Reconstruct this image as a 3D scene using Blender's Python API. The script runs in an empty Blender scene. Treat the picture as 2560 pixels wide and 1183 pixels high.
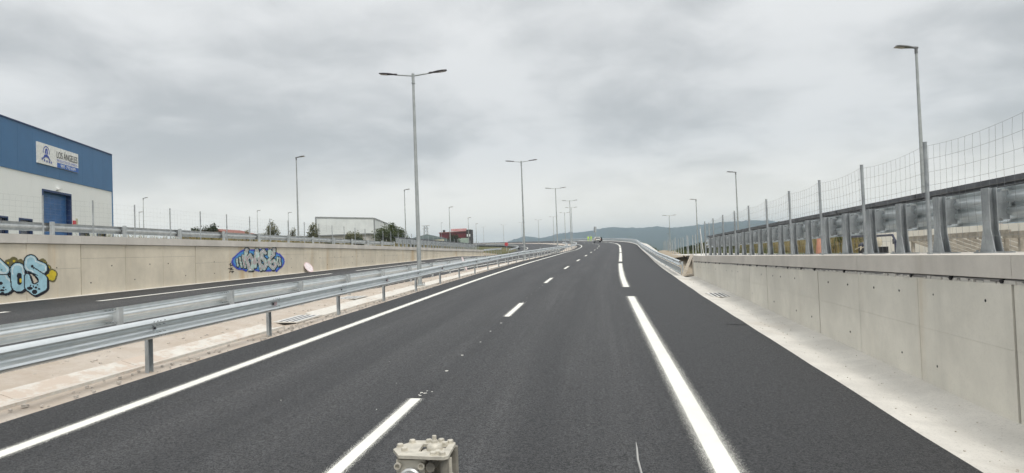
import bpy, bmesh, math, random
from mathutils import Vector, Matrix, noise
R = math.radians
random.seed(7)
scene = bpy.context.scene
col = scene.collection

# ---------------------------------------------------------------- camera
cam_d = bpy.data.cameras.new('camera'); cam_o = bpy.data.objects.new('camera', cam_d); col.objects.link(cam_o)
cam_d.sensor_width = 36; cam_d.lens = 36 * 1740 / 2560; cam_d.clip_start = .05; cam_d.clip_end = 30000
PITCH, YAW, ROLL = R(1.556), R(6.925), R(2.1)
fwd = Vector((-math.sin(YAW) * math.cos(PITCH), math.cos(YAW) * math.cos(PITCH), math.sin(PITCH)))
rt0 = Vector((math.cos(YAW), math.sin(YAW), 0)); up0 = rt0.cross(fwd)
rt = rt0 * math.cos(ROLL) - up0 * math.sin(ROLL); up = rt0 * math.sin(ROLL) + up0 * math.cos(ROLL)
mw = Matrix((rt, up, -fwd)).transposed().to_4x4(); mw.translation = (0, 0, 2.1)
cam_o.matrix_world = mw
scene.camera = cam_o

# ---------------------------------------------------------------- world: overcast sky
SUN_EL, SUN_AZ = R(58), R(150)
world = bpy.data.worlds.new('World'); scene.world = world; world.use_nodes = True
wn = world.node_tree; wn.nodes.clear()
def WN(t, **k):
    n = wn.nodes.new(t)
    for a, b in k.items(): setattr(n, a, b)
    return n
def wmath(op, a, b=None, clamp=False):
    n = WN('ShaderNodeMath', operation=op); n.use_clamp = clamp
    for i, v in enumerate((a, b)):
        if v is None: continue
        if isinstance(v, (int, float)): n.inputs[i].default_value = v
        else: wn.links.new(v, n.inputs[i])
    return n.outputs[0]
def wmix(f, a, b):
    n = WN('ShaderNodeMix', data_type='RGBA')
    for s, v in ((n.inputs[0], f), (n.inputs[6], a), (n.inputs[7], b)):
        if isinstance(v, (int, float)): s.default_value = v
        elif isinstance(v, tuple): s.default_value = (*v, 1)
        else: wn.links.new(v, s)
    return n.outputs[2]
tc = WN('ShaderNodeTexCoord'); sp = WN('ShaderNodeSeparateXYZ'); wn.links.new(tc.outputs['Generated'], sp.inputs[0])
zc = wmath('MAXIMUM', sp.outputs[2], 0.0)
zz = wmath('ADD', zc, 0.24)
cb = WN('ShaderNodeCombineXYZ')
wn.links.new(wmath('DIVIDE', sp.outputs[0], zz), cb.inputs[0]); wn.links.new(wmath('DIVIDE', sp.outputs[1], zz), cb.inputs[1])
def wnoise(scale, detail, rough, dist, off):
    mp = WN('ShaderNodeMapping'); mp.inputs['Location'].default_value = off
    wn.links.new(cb.outputs[0], mp.inputs[0])
    n = WN('ShaderNodeTexNoise'); wn.links.new(mp.outputs[0], n.inputs['Vector'])
    n.inputs['Scale'].default_value = scale; n.inputs['Detail'].default_value = detail
    n.inputs['Roughness'].default_value = rough; n.inputs['Distortion'].default_value = dist
    return n.outputs['Fac']
n1 = wnoise(1.15, 4, .5, .4, (3.4, .9, 0)); n2 = wnoise(3.4, 6, .58, .35, (7.3, 2.2, 5))
nn = wmath('ADD', wmath('MULTIPLY', n1, .68), wmath('MULTIPLY', n2, .32))
mr = WN('ShaderNodeMapRange', interpolation_type='SMOOTHSTEP'); wn.links.new(nn, mr.inputs[0])
mr.inputs[1].default_value = .36; mr.inputs[2].default_value = .585
cloud = wmix(mr.outputs[0], (3.75, 3.84, 3.86), (5.85, 5.88, 5.83))
hz = WN('ShaderNodeMapRange', interpolation_type='SMOOTHSTEP'); wn.links.new(zc, hz.inputs[0])
hz.inputs[1].default_value = .0; hz.inputs[2].default_value = .16; hz.inputs[3].default_value = .95; hz.inputs[4].default_value = 0
cloud = wmix(hz.outputs[0], cloud, (10.6, 9.9, 8.7))
zen = WN('ShaderNodeMapRange'); wn.links.new(zc, zen.inputs[0]); zen.inputs[1].default_value = .25; zen.inputs[2].default_value = 1
zen.inputs[3].default_value = 0; zen.inputs[4].default_value = .75
cloud = wmix(zen.outputs[0], cloud, (10.5, 10.5, 10.3))
sky = WN('ShaderNodeTexSky', sky_type='NISHITA'); sky.sun_disc = False; sky.sun_elevation = SUN_EL; sky.sun_rotation = SUN_AZ
full = wmix(.95, sky.outputs[0], cloud)
bg = WN('ShaderNodeBackground'); bg.inputs[1].default_value = .1; wn.links.new(full, bg.inputs[0])
wo = WN('ShaderNodeOutputWorld'); wn.links.new(bg.outputs[0], wo.inputs[0])

# ---------------------------------------------------------------- sun behind the cloud
sd = bpy.data.lights.new('sun', 'SUN'); so = bpy.data.objects.new('sun', sd); col.objects.link(so)
sd.energy = 1.45; sd.angle = R(14); sd.color = (1, .97, .92)
sdir = Vector((math.sin(SUN_AZ) * math.cos(SUN_EL), math.cos(SUN_AZ) * math.cos(SUN_EL), math.sin(SUN_EL)))
so.rotation_euler = sdir.to_track_quat('Z', 'Y').to_euler(); so.location = (0, 0, 60)
vs = scene.view_settings; vs.view_transform = 'Standard'; vs.look = 'None'; vs.exposure = .5; vs.gamma = 1; vs.use_curve_mapping = False
scene.cycles.max_bounces = 6; scene.cycles.diffuse_bounces = 3; scene.cycles.glossy_bounces = 3
scene.cycles.transparent_max_bounces = 12; scene.cycles.volume_bounces = 4

# ================================================================ materials
MATS = {}
class NT:
    def __init__(s, name):
        s.m = bpy.data.materials.new(name); s.m.use_nodes = True; s.t = s.m.node_tree
        s.b = s.t.nodes['Principled BSDF']; s.out = s.t.nodes['Material Output']; MATS[name] = s.m
        s.pos = s.n('ShaderNodeNewGeometry').outputs['Position']
    def n(s, t, **k):
        n = s.t.nodes.new(t)
        for a, b in k.items(): setattr(n, a, b)
        return n
    def l(s, a, b): s.t.links.new(a, b)
    def put(s, sock, v):
        if isinstance(v, (int, float)): sock.default_value = v
        elif isinstance(v, tuple): sock.default_value = (*v, 1) if len(v) == 3 and sock.type == 'RGBA' else v
        else: s.l(v, sock)
    def noise(s, scale, detail=4, rough=.55, stretch=(1, 1, 1), dist=0, vec=None, off=(0, 0, 0)):
        mp = s.n('ShaderNodeMapping'); mp.inputs['Scale'].default_value = stretch; mp.inputs['Location'].default_value = off
        s.l(vec or s.pos, mp.inputs[0])
        n = s.n('ShaderNodeTexNoise'); s.l(mp.outputs[0], n.inputs['Vector'])
        n.inputs['Scale'].default_value = scale; n.inputs['Detail'].default_value = detail
        n.inputs['Roughness'].default_value = rough; n.inputs['Distortion'].default_value = dist
        return n.outputs['Fac']
    def rng(s, v, a, b, c=0, d=1, smooth=True):
        n = s.n('ShaderNodeMapRange', interpolation_type='SMOOTHSTEP' if smooth else 'LINEAR'); s.l(v, n.inputs[0])
        for i, x in enumerate((a, b, c, d)): n.inputs[i + 1].default_value = x
        return n.outputs[0]
    def mix(s, f, a, b, mode='MIX'):
        n = s.n('ShaderNodeMix', data_type='RGBA', blend_type=mode)
        for sk, v in ((n.inputs[0], f), (n.inputs[6], a), (n.inputs[7], b)): s.put(sk, v)
        return n.outputs[2]
    def math(s, op, a, b=0.0, clamp=False):
        n = s.n('ShaderNodeMath', operation=op); n.use_clamp = clamp
        s.put(n.inputs[0], a); s.put(n.inputs[1], b); return n.outputs[0]
    def bump(s, h, strength=.3, dist=.01):
        n = s.n('ShaderNodeBump'); n.inputs['Strength'].default_value = strength; n.inputs['Distance'].default_value = dist
        s.l(h, n.inputs['Height']); s.l(n.outputs[0], s.b.inputs['Normal'])
    def set(s, color=None, rough=.7, metal=0, spec=.5):
        if color is not None: s.put(s.b.inputs['Base Color'], color)
        s.put(s.b.inputs['Roughness'], rough); s.put(s.b.inputs['Metallic'], metal); s.put(s.b.inputs['Specular IOR Level'], spec)
        return s.m

def plain(name, c, rough=.6, metal=0, var=.12, scale=6, spec=.4):
    t = NT(name); n = t.noise(scale, 4)
    dark = tuple(x * (1 - var) for x in c); light = tuple(min(1, x * (1 + var)) for x in c)
    return t.set(t.mix(t.rng(n, .3, .7), dark, light), rough, metal, spec)

# asphalt
t = NT('asphalt')
g = t.noise(75, 2, .8); g2 = t.noise(30, 3, .7); big = t.noise(.35, 4, .6, (1, .25, 1)); streak = t.noise(2.2, 3, .6, (1, .02, 1))
grain = t.math('ADD', t.math('MULTIPLY', g, .62), t.math('MULTIPLY', g2, .38))
uvr = t.n('ShaderNodeUVMap'); ur = t.n('ShaderNodeSeparateXYZ'); t.l(uvr.outputs[0], ur.inputs[0]); au = t.math('ABSOLUTE', ur.outputs[0])
lane = t.rng(au, 3.2, 3.9, 1, 0); trk = t.math('MULTIPLY', t.math('ADD', t.math('COSINE', t.math('MULTIPLY', t.math('SUBTRACT', au, .9), 3.696)), 1.0), .5)
ln_ = t.noise(1, 5, .65, (7, .035, 1), vec=uvr.outputs[0]); ln2 = t.noise(1, 4, .6, (2.2, .10, 1), vec=uvr.outputs[0], off=(4, 2, 0))
wear = t.math('MULTIPLY', lane, t.math('ADD', t.math('MULTIPLY', trk, .6), t.rng(ln2, .4, .7, 0, .8)), True)
c = t.mix(t.rng(grain, .43, .57), (.002, .0031, .0036), (.048, .048, .051))
c = t.mix(t.math('MULTIPLY', wear, t.rng(ln_, .3, .7, .25, .75)), c, t.mix(t.rng(grain, .43, .57), (.008, .008, .009), (.112, .112, .113)))
c = t.mix(t.rng(big, .35, .7, 0, .25), c, (.026, .026, .028))
t.bump(grain, .55, .012); t.set(c, t.rng(grain, .3, .7, .74, .55), 0, .42)
# paint
t = NT('road_paint')
n = t.noise(60, 3); t.bump(n, .25, .004)
t.set(t.mix(t.rng(t.noise(1.5, 4), .3, .75), (.80, .79, .72), (.70, .69, .635)), .6, 0, .4)
uv = t.n('ShaderNodeUVMap'); us = t.n('ShaderNodeSeparateXYZ'); t.l(uv.outputs[0], us.inputs[0])
ed = t.math('ABSOLUTE', us.outputs[0])
wnz = t.n('ShaderNodeTexWhiteNoise', noise_dimensions='3D'); sn = t.n('ShaderNodeVectorMath', operation='SNAP'); t.l(t.pos, sn.inputs[0]); sn.inputs[1].default_value = (.0035, .0035, 50); t.l(sn.outputs[0], wnz.inputs['Vector'])
fo = t.rng(ed, .46, 1.0, 1, 0, False); dens = t.math('MULTIPLY', t.math('MULTIPLY', fo, fo), .5)
spray = t.math('GREATER_THAN', dens, wnz.outputs['Value'])
core = t.math('GREATER_THAN', t.math('ADD', .445, t.math('MULTIPLY', t.math('SUBTRACT', t.noise(70, 2, .8), .5), .10)), ed)
cov = t.math('MAXIMUM', core, spray)
tr = t.n('ShaderNodeBsdfTransparent'); ms = t.n('ShaderNodeMixShader')
t.l(cov, ms.inputs[0]); t.l(tr.outputs[0], ms.inputs[1]); t.l(t.b.outputs[0], ms.inputs[2]); t.l(ms.outputs[0], t.out.inputs[0])
plain('spot_paint', (.72, .71, .66), .6)
# concrete
def concrete(name, base, stain, warm_amt, streak_amt, scale=1.0, speck=.15):
    t = NT(name)
    big = t.noise(.55 * scale, 5, .6); mid = t.noise(4, 5, .65); fine = t.noise(60, 3, .7)
    st = t.noise(1.6, 4, .6, (1, 1, .06)); st2 = t.noise(.5, 5, .65, (1, 1, .10), .4, off=(3, 9, 1))
    c = t.mix(t.rng(big, .3, .72), tuple(x * .86 for x in base), tuple(min(1, x * 1.08) for x in base))
    c = t.mix(t.rng(mid, .3, .8, 0, .35), c, tuple(x * .80 for x in base))
    c = t.mix(t.rng(st, .52, .78, 0, streak_amt), c, tuple(x * .62 for x in base))
    c = t.mix(t.rng(st2, .55, .74, 0, warm_amt), c, stain)
    vo = t.n('ShaderNodeTexVoronoi'); vo.inputs['Scale'].default_value = 9; t.l(t.pos, vo.inputs['Vector'])
    pit = t.math('MULTIPLY', t.rng(vo.outputs['Distance'], .03, .06, 1, 0), t.rng(t.noise(2.3, 2), .55, .66))
    c = t.mix(t.math('MULTIPLY', pit, .55), c, tuple(x * .35 for x in base))
    c = t.mix(t.rng(t.noise(32, 4, .75), .52, .70, 0, speck), c, tuple(x * .55 for x in base))
    t.bump(t.math('ADD', t.math('MULTIPLY', mid, .6), t.math('MULTIPLY', fine, .4)), .25 + speck * .5, .012)
    return t.set(c, .85, 0, .3)
concrete('wall_concrete', (.735, .705, .625), (.60, .49, .33), .42, .24)
concrete('old_concrete', (.72, .645, .515), (.56, .36, .14), .62, .30)
concrete('coping_concrete', (.66, .62, .56), (.42, .37, .30), .3, .28)
concrete('gutter_concrete', (.63, .605, .555), (.46, .40, .33), .45, .1, 1.5, .55)
concrete('joint_core', (.14, .13, .115), (.12, .10, .08), .2, .2)
# soil
t = NT('soil')
a = t.noise(1.2, 6, .65); b2 = t.noise(14, 5, .7); f2 = t.noise(90, 3, .8)
c = t.mix(t.rng(a, .3, .7), (.50, .425, .35), (.58, .52, .455)); c = t.mix(t.rng(b2, .45, .75, 0, .3), c, (.38, .30, .235))
c = t.mix(t.rng(f2, .55, .8, 0, .5), c, (.62, .58, .52))
t.bump(t.math('ADD', b2, f2), .6, .03); t.set(c, .95, 0, .2)
t = NT('earth')
a = t.noise(.05, 6, .65); b2 = t.noise(1.4, 5, .7)
c = t.mix(t.rng(a, .35, .65), (.075, .085, .03), (.17, .14, .075)); c = t.mix(t.rng(b2, .4, .7, 0, .6), c, (.05, .07, .022))
t.bump(b2, .5, .1); t.set(c, .95, 0, .1)
t = NT('brown_earth'); b2 = t.noise(2.5, 6, .7); t.bump(b2, .6, .1)
t.set(t.mix(t.rng(b2, .3, .7), (.24, .20, .15), (.42, .36, .28)), .95, 0, .1)
t = NT('hill_forest')
a = t.noise(.006, 5, .6); b2 = t.noise(.03, 6, .7)
c = t.mix(t.rng(a, .4, .6), (.016, .026, .017), (.040, .052, .030)); c = t.mix(t.rng(b2, .4, .62, 0, .7), c, (.010, .017, .012))
t.bump(b2, 1, 12); t.set(c, 1, 0, .0)
t = NT('channel_concrete')
a = t.noise(1.1, 6, .7, (1, .5, 1)); b2 = t.noise(7, 5, .7); f2 = t.noise(70, 3)
c = t.mix(t.rng(b2, .3, .7), (.60, .57, .52), (.70, .675, .62)); c = t.mix(t.rng(t.math('ADD', t.math('MULTIPLY', a, .7), t.math('MULTIPLY', b2, .3)), .50, .60, 0, .85), c, (.53, .44, .365))
t.bump(t.math('ADD', b2, f2), .5, .02); t.set(c, .9, 0, .2)
# galvanised steel
def galv(name, lo, hi, rough, metal):
    t = NT(name); vo = t.n('ShaderNodeTexVoronoi'); vo.inputs['Scale'].default_value = 38; t.l(t.pos, vo.inputs['Vector'])
    n = t.noise(3.2, 5, .6); d = t.noise(1.4, 4, .65, (1, 1, .35), off=(5, 2, 8))
    c = t.mix(t.rng(n, .3, .7), lo, hi); c = t.mix(t.math('MULTIPLY', vo.outputs['Color'], .02), c, tuple(x * .8 for x in lo))
    c = t.mix(t.rng(d, .55, .8, 0, .22), c, tuple(x * .7 for x in lo))
    return t.set(c, t.rng(n, .3, .7, rough + .1, rough - .06), metal, .5)
galv('galvanised', (.70, .74, .75), (.80, .835, .84), .34, .85)
galv('galvanised_matt', (.36, .385, .395), (.50, .525, .53), .5, .35)
galv('parapet_steel', (.27, .29, .30), (.41, .435, .445), .55, .35)
galv('lamp_steel', (.34, .365, .365), (.44, .46, .455), .5, .45)
galv('shaded_steel', (.10, .105, .115), (.15, .155, .165), .5, .5)  # parapet top rail only: its underside shadow is put into the base colour
plain('lamp_head_dark', (.055, .047, .052), .5); plain('lamp_lens', (.42, .39, .38), .3); plain('lamp_head_grey', (.20, .205, .21), .5, .3)
plain('wire', (.27, .28, .285), .5, .6); plain('reflector_back', (.55, .43, .44), .5); plain('bolt_dark', (.09, .09, .1), .5, .5)
plain('black', (.012, .012, .013), .6); plain('pvc', (.23, .22, .21), .5); plain('pale_timber', (.60, .54, .46), .8, 0, .15, 12)
plain('sign_white', (.78, .70, .70), .5); plain('sign_back', (.72, .53, .53), .5); plain('sign_red', (.55, .06, .07), .5); plain('paper_white', (.8, .8, .78), .6)
plain('facade_white', (.88, .89, .87), .6, 0, .015, .5); plain('facade_blue', (.052, .155, .315), .5, 0, .04, .8); plain('door_blue', (.042, .15, .38), .45, 0, .12, 2)
plain('trim_blue', (.02, .045, .13), .5); plain('sign_board', (.80, .80, .77), .45); plain('text_dark', (.02, .02, .022), .6); plain('text_blue', (.03, .075, .38), .5)
plain('text_pale_blue', (.30, .33, .62), .5); plain('sign_blue', (.028, .125, .46), .5)
plain('window_glass', (.012, .018, .05), .12, 0, .2, 2, .6); plain('metal_white', (.72, .74, .73), .55, 0, .06, .4); plain('metal_trim', (.27, .28, .28), .5)
plain('roof_grey', (.22, .23, .235), .6); plain('clad_greygreen', (.16, .205, .205), .6, 0, .1, .5); plain('clad_cream', (.55, .52, .36), .6)
plain('clad_red', (.15, .022, .026), .6, 0, .2, .5); plain('brick_dark', (.055, .048, .045), .8); plain('container_green', (.36, .44, .37), .6, 0, .1, .7)
plain('board_red', (.66, .08, .06), .5); plain('tile_red', (.24, .10, .08), .8); plain('render_wall', (.50, .48, .45), .85)
plain('car_white', (.56, .56, .50), .28, .1, .04, 3, .6); plain('car_glass', (.03, .035, .04), .1, 0, .1, 3, .6); plain('rubber', (.02, .02, .021), .8)
plain('tail_red', (.30, .02, .02), .3); plain('hi_vis', (.58, .85, .06), .7, 0, .1, 6); plain('hi_vis_dark', (.10, .16, .05), .8); plain('skin', (.42, .25, .17), .6)
plain('hair', (.03, .022, .017), .8); plain('helmet', (.75, .74, .70), .5); plain('machine_cream', (.52, .49, .42), .55, .15, .16, 30); plain('machine_grey', (.22, .205, .175), .6, .2, .22, 25)
plain('machine_bright', (.56, .57, .56), .4, .5, .15, 25); plain('navy_steel', (.022, .026, .055), .45); plain('tank_cream', (.56, .50, .38), .5)
plain('timber_grey', (.33, .30, .25), .85, 0, .25, 8); plain('tarp_orange', (.52, .24, .16), .7); plain('rod_white', (.68, .68, .66), .5); plain('stone_grey', (.50, .46, .41), .9, 0, .25, 20)
plain('bark', (.085, .07, .055), .9, 0, .25, 9); plain('amber', (.62, .20, .03), .4)
def leaf(name, a, b):
    t = NT(name); n = t.noise(1.3, 3); n2 = t.noise(23, 2); oi = t.n('ShaderNodeObjectInfo')
    c = t.mix(t.rng(n, .35, .65), a, b); c = t.mix(t.rng(n2, .35, .7, 0, .6), c, tuple(x * 1.7 for x in b))
    t.set(c, .6, 0, .3)
    tl = t.n('ShaderNodeBsdfTranslucent'); t.l(c, tl.inputs[0]); ms = t.n('ShaderNodeMixShader'); ms.inputs[0].default_value = .25
    t.l(t.b.outputs[0], ms.inputs[1]); t.l(tl.outputs[0], ms.inputs[2]); t.l(ms.outputs[0], t.out.inputs[0])
leaf('leaf_dark', (.018, .030, .013), (.040, .055, .022)); leaf('leaf_mid', (.045, .065, .02), (.085, .105, .035)); leaf('leaf_olive', (.075, .085, .035), (.13, .13, .06))
leaf('dry_grass', (.17, .135, .06), (.30, .24, .11)); leaf('green_grass', (.05, .075, .02), (.12, .13, .045))
# spray paints
for nm, c in dict(sp_black=(.012, .012, .018), sp_blue=(.36, .58, .66), sp_pale=(.66, .74, .74), sp_yellow=(.66, .50, .03), sp_olive=(.16, .14, .055),
                  sp_ultra=(.055, .085, .50), sp_sky=(.08, .30, .60), sp_mint=(.48, .60, .55), sp_pink=(.46, .24, .26), sp_green=(.22, .34, .22)).items():
    plain(nm, c, .7, 0, .12, 5)

# ================================================================ mesh helpers
class MB:
    def __init__(s): s.v = []; s.f = []; s.mi = []
    def add(s, vs, fs, m=0):
        o = len(s.v); s.v += [tuple(p) for p in vs]; s.f += [tuple(i + o for i in f) for f in fs]; s.mi += [m] * len(fs); return s
    def hexa(s, p, m=0):   # p: 4 bottom (ccw from above) + 4 top
        return s.add(p, [(3, 2, 1, 0), (4, 5, 6, 7), (0, 1, 5, 4), (1, 2, 6, 5), (2, 3, 7, 6), (3, 0, 4, 7)], m)
    def box(s, c, d, rz=0, m=0, M=None):
        x, y, z = d[0] / 2, d[1] / 2, d[2] / 2
        p = [(-x, -y, -z), (x, -y, -z), (x, y, -z), (-x, y, -z), (-x, -y, z), (x, -y, z), (x, y, z), (-x, y, z)]
        if M is None: M = Matrix.Rotation(rz, 3, 'Z')
        return s.hexa([M @ Vector(q) + Vector(c) for q in p], m)
    def beam(s, a, b, w, h, m=0, upv=(0, 0, 1)):
        a = Vector(a); b = Vector(b); d = (b - a); L = d.length; d.normalize(); u = Vector(upv)
        if abs(d.dot(u)) > .95: u = Vector((0, 1, 0))
        r = d.cross(u).normalized(); u = r.cross(d)
        return s.box((a + b) / 2, (w, L, h), m=m, M=Matrix((r, d, u)).transposed())
    def tube(s, pts, rad, n=8, m=0, cap=True):
        pts = [Vector(p) for p in pts]; rs = rad if isinstance(rad, (list, tuple)) else [rad] * len(pts)
        ring = []; o = len(s.v); ref = None
        for i, p in enumerate(pts):
            d = (pts[min(i + 1, len(pts) - 1)] - pts[max(i - 1, 0)]).normalized()
            if ref is None:
                ref = Vector((0, 0, 1)) if abs(d.z) < .9 else Vector((1, 0, 0))
            x = d.cross(ref)
            if x.length < 1e-4: ref = Vector((0, 1, 0)); x = d.cross(ref)
            x.normalize(); y = d.cross(x).normalized(); ref = -y if False else ref
            for k in range(n):
                a = 2 * math.pi * k / n; s.v.append(tuple(p + (x * math.cos(a) + y * math.sin(a)) * rs[i]))
        for i in range(len(pts) - 1):
            for k in range(n):
                a = o + i * n + k; b = o + i * n + (k + 1) % n; s.f.append((a, b, b + n, a + n)); s.mi.append(m)
        if cap and n > 2:
            s.f.append(tuple(o + k for k in reversed(range(n)))); s.mi.append(m)
            e = o + (len(pts) - 1) * n; s.f.append(tuple(e + k for k in range(n))); s.mi.append(m)
        return s
    def cyl(s, a, b, r, n=12, m=0, r2=None): return s.tube([a, b], [r, r if r2 is None else r2], n, m)
    def lathe(s, prof, c, n=16, m=0):
        o = len(s.v)
        for r, z in prof:
            for k in range(n):
                a = 2 * math.pi * k / n; s.v.append((c[0] + r * math.cos(a), c[1] + r * math.sin(a), c[2] + z))
        for i in range(len(prof) - 1):
            for k in range(n):
                a = o + i * n + k; b = o + i * n + (k + 1) % n; s.f.append((a, b, b + n, a + n)); s.mi.append(m)
        s.f.append(tuple(o + (len(prof) - 1) * n + k for k in range(n))); s.mi.append(m)
        s.f.append(tuple(o + k for k in reversed(range(n)))); s.mi.append(m)
        return s
    def prism(s, poly, f0, f1, m=0):   # poly 2d list, f0/f1 map (u,v)->3d
        n = len(poly); o = len(s.v); s.v += [tuple(f0(*p)) for p in poly] + [tuple(f1(*p)) for p in poly]
        s.f += [tuple(o + i for i in reversed(range(n))), tuple(o + n + i for i in range(n))]; s.mi += [m, m]
        for i in range(n):
            j = (i + 1) % n; s.f.append((o + i, o + j, o + n + j, o + n + i)); s.mi.append(m)
        return s
    def mesh(s, name, mats, smooth=False):
        me = bpy.data.meshes.new(name); me.from_pydata(s.v, [], s.f)
        for m in ([mats] if isinstance(mats, str) else mats): me.materials.append(MATS[m])
        if max(s.mi, default=0): me.polygons.foreach_set('material_index', s.mi)
        if smooth:
            me.polygons.foreach_set('use_smooth', [True] * len(me.polygons)); me.set_sharp_from_angle(angle=R(38))
        me.update(); return me
    def build(s, name, mats, parent=None, smooth=False, **k):
        o = put(name, s.mesh(name, mats, smooth), parent); tag(o, **k); return o
def put(name, me, parent=None, loc=None, rot=None, M=None):
    o = bpy.data.objects.new(name, me); col.objects.link(o)
    if parent is not None:
        o.parent = parent; off = WORLD[parent.name] if parent.name in WORLD else Vector()
    else: off = Vector()
    if M is not None:
        M = M.copy(); M.translation = M.translation - off; o.matrix_basis = M
    else:
        o.location = Vector(loc or (0, 0, 0)) - off
        if rot: o.rotation_euler = rot
    WORLD[o.name] = Vector() if M is None and loc is None else (off + o.location)
    if M is None and loc is None: WORLD[o.name] = Vector((0, 0, 0))
    return o
WORLD = {}
def tag(o, label=None, cat=None, group=None, kind=None):
    if label: o['label'] = label
    if cat: o['category'] = cat
    if group: o['group'] = group
    if kind: o['kind'] = kind
    return o
def thing(name, label, cat, loc=(0, 0, 0), group=None, rz=0):
    o = bpy.data.objects.new(name, None); col.objects.link(o); o.location = loc; o.rotation_euler.z = rz; o.empty_display_size = .3
    WORLD[o.name] = Vector(loc); return tag(o, label, cat, group)
def struct(name, mb, mats, smooth=False):
    return mb.build(name, mats, None, smooth, kind='structure')
def copy_tree(o, parent=None):
    c = o.copy(); col.objects.link(c)
    if parent is not None: c.parent = parent
    for ch in o.children: copy_tree(ch, c)
    return c
def text_mesh(txt, size):
    cu = bpy.data.curves.new('lettering', 'FONT'); cu.body = txt; cu.size = size; cu.align_x = 'LEFT'; cu.extrude = 0.004; cu.resolution_u = 3
    o = bpy.data.objects.new('lettering', cu); col.objects.link(o)
    dg = bpy.context.evaluated_depsgraph_get(); me = bpy.data.meshes.new_from_object(o.evaluated_get(dg))
    bpy.data.objects.remove(o); bpy.data.curves.remove(cu); return me

# ================================================================ road alignment
def lerp_tab(tab, y):
    if y <= tab[0][0]: return tab[0][1]
    for (a, va), (b, vb) in zip(tab, tab[1:]):
        if y <= b: return va + (vb - va) * (y - a) / (b - a)
    return tab[-1][1]
DT = [(-60, -2.44), (-20, -2.44), (0, -2.44), (20, -2.44), (33, -2.35), (46, -2.05), (59, -1.62), (72, -1.17), (85, -.74), (98, -.33), (111, .06), (124, .33), (137, .42)]
RC = 545.0
def D(y):
    if y >= 137: return .42 - (RC - math.sqrt(RC * RC - (y - 137) ** 2))
    ys = [p[0] for p in DT]
    i = 0
    while i < len(DT) - 2 and y > DT[i + 1][0]: i += 1
    def tg(k):
        if k == 0: return 0
        if k == len(DT) - 1: return 0
        return (DT[k + 1][1] - DT[k - 1][1]) / (DT[k + 1][0] - DT[k - 1][0])
    h = DT[i + 1][0] - DT[i][0]; u = max(0, (y - DT[i][0]) / h)
    return (DT[i][1] * (2 * u ** 3 - 3 * u * u + 1) + h * tg(i) * (u ** 3 - 2 * u * u + u) + DT[i + 1][1] * (-2 * u ** 3 + 3 * u * u) + h * tg(i + 1) * (u ** 3 - u * u))
def hd(y): return (D(y + .5) - D(y - .5))      # dx/dy
def zD(y): return .04 + .0244 * y + .085 * max(0, min(1, 1 - y / 20)) * 0
def cR(y): return lerp_tab([(-100, -.035), (55, -.035), (88, 0), (112, .05)], y)
def frame(y, off):
    h = math.atan(hd(y)); return D(y) + off * math.cos(h), y - off * math.sin(h)
def P(y, off, dz=0):
    x, yy = frame(y, off); return Vector((x, yy, zD(y) + cR(y) * off + dz))
def zin(y):
    a = .82 + .0139 * (y - 20); b = .04 + .0244 * y - .05 * 7
    w = max(0, min(1, (y - 100) / 60)); w = w * w * (3 - 2 * w); return a * (1 - w) + b * w
def cL(y): return lerp_tab([(-100, -.04), (90, -.04), (150, .05)], y)
def PL(y, off, dz=0):
    x, yy = frame(y, off); return Vector((x, yy, zin(y) + cL(y) * (off + 7.0) + dz))
def offX(X): return lambda y: X - D(min(y, 137))
OUT_L = offX(-18.6); LINE_L = offX(-16.2); MID_L = offX(-12.75)
def asphR(y): return 5.74 + .0125 * max(-10, min(y, 36))
def wallX(y): return 4.5 + .0122 * y
def frange(a, b, st):
    n = max(1, int(round((b - a) / st))); return [a + (b - a) * i / n for i in range(n + 1)]
YS = frange(-30, 60, 1.0) + frange(60, 200, 2.5)[1:] + frange(200, 560, 6)[1:]
def sheet(ys, cols):   # cols: list of functions y->Vector
    mb = MB(); n = len(cols)
    for y in ys: mb.v += [tuple(c(y)) for c in cols]
    for i in range(len(ys) - 1):
        for k in range(n - 1):
            a = i * n + k; mb.f.append((a, a + 1, a + 1 + n, a + n)); mb.mi.append(0)
    return mb
jit = lambda y, s: (noise.noise(Vector((y * 1.7, s, 0))) * .018 + noise.noise(Vector((y * .3, s, 4))) * .03)

# ---------------------------------------------------------------- ground
LG = lambda y: max(3.05, .04 + .0244 * min(y, 420) - .9)
RG = lambda y: 1.66 - .008 * max(0, min(y - 60, 160))
def ground_z(x, y):
    yc = max(-30, min(y, 555)); off = x - D(yc)
    if yc > 137: off *= math.cos(math.atan(hd(yc)))
    if y > 600: off += (y - 600) * 1.0
    oL = OUT_L(yc) - .5; oR = (wallX(yc) - D(yc) + .7) if yc < 37.3 else 7.4
    zr = zD(yc) + cR(yc) * oR; zl = PL(yc, oL).z
    if oL <= off <= oR:
        w = (off - oL) / (oR - oL); return min(zl, PL(yc, -7).z, P(yc, -4.5).z, zr) - .75
    if off > oR:
        lo = RG(yc)
        if yc < 37.3: return lo
        return max(min(lo, zr - .3), zr - .25 - (off - oR) / 1.8) if zr - .25 > lo else min(lo, zr - .5 + max(0, off - oR - 2.4) * .6)
    hi = LG(yc)
    d = oL - off
    if yc < 112: return hi
    z0 = zl - .25; return z0 + (hi - z0) * min(1, d / 6)
gx = [-5000, -2500, -1200, -600, -300, -180, -120, -90] + frange(-80, -24, 4) + [-22, -20.5, -19.35, -18.9, -17.5, -14, -11, -8, -5, -2, 1, 3.5, 4.9, 5.35, 6.2, 7, 8, 9, 10, 11, 12, 14] + frange(16, 60, 4) + [80, 120, 200, 350, 700, 1500, 3000, 6200]
gy = [-1500, -1000, -300, -100, -60] + frange(-30, 120, 3) + frange(124, 300, 5) + frange(310, 560, 12) + [600, 700, 900, 1300, 2000, 3500, 6400]
mb = MB()
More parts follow.
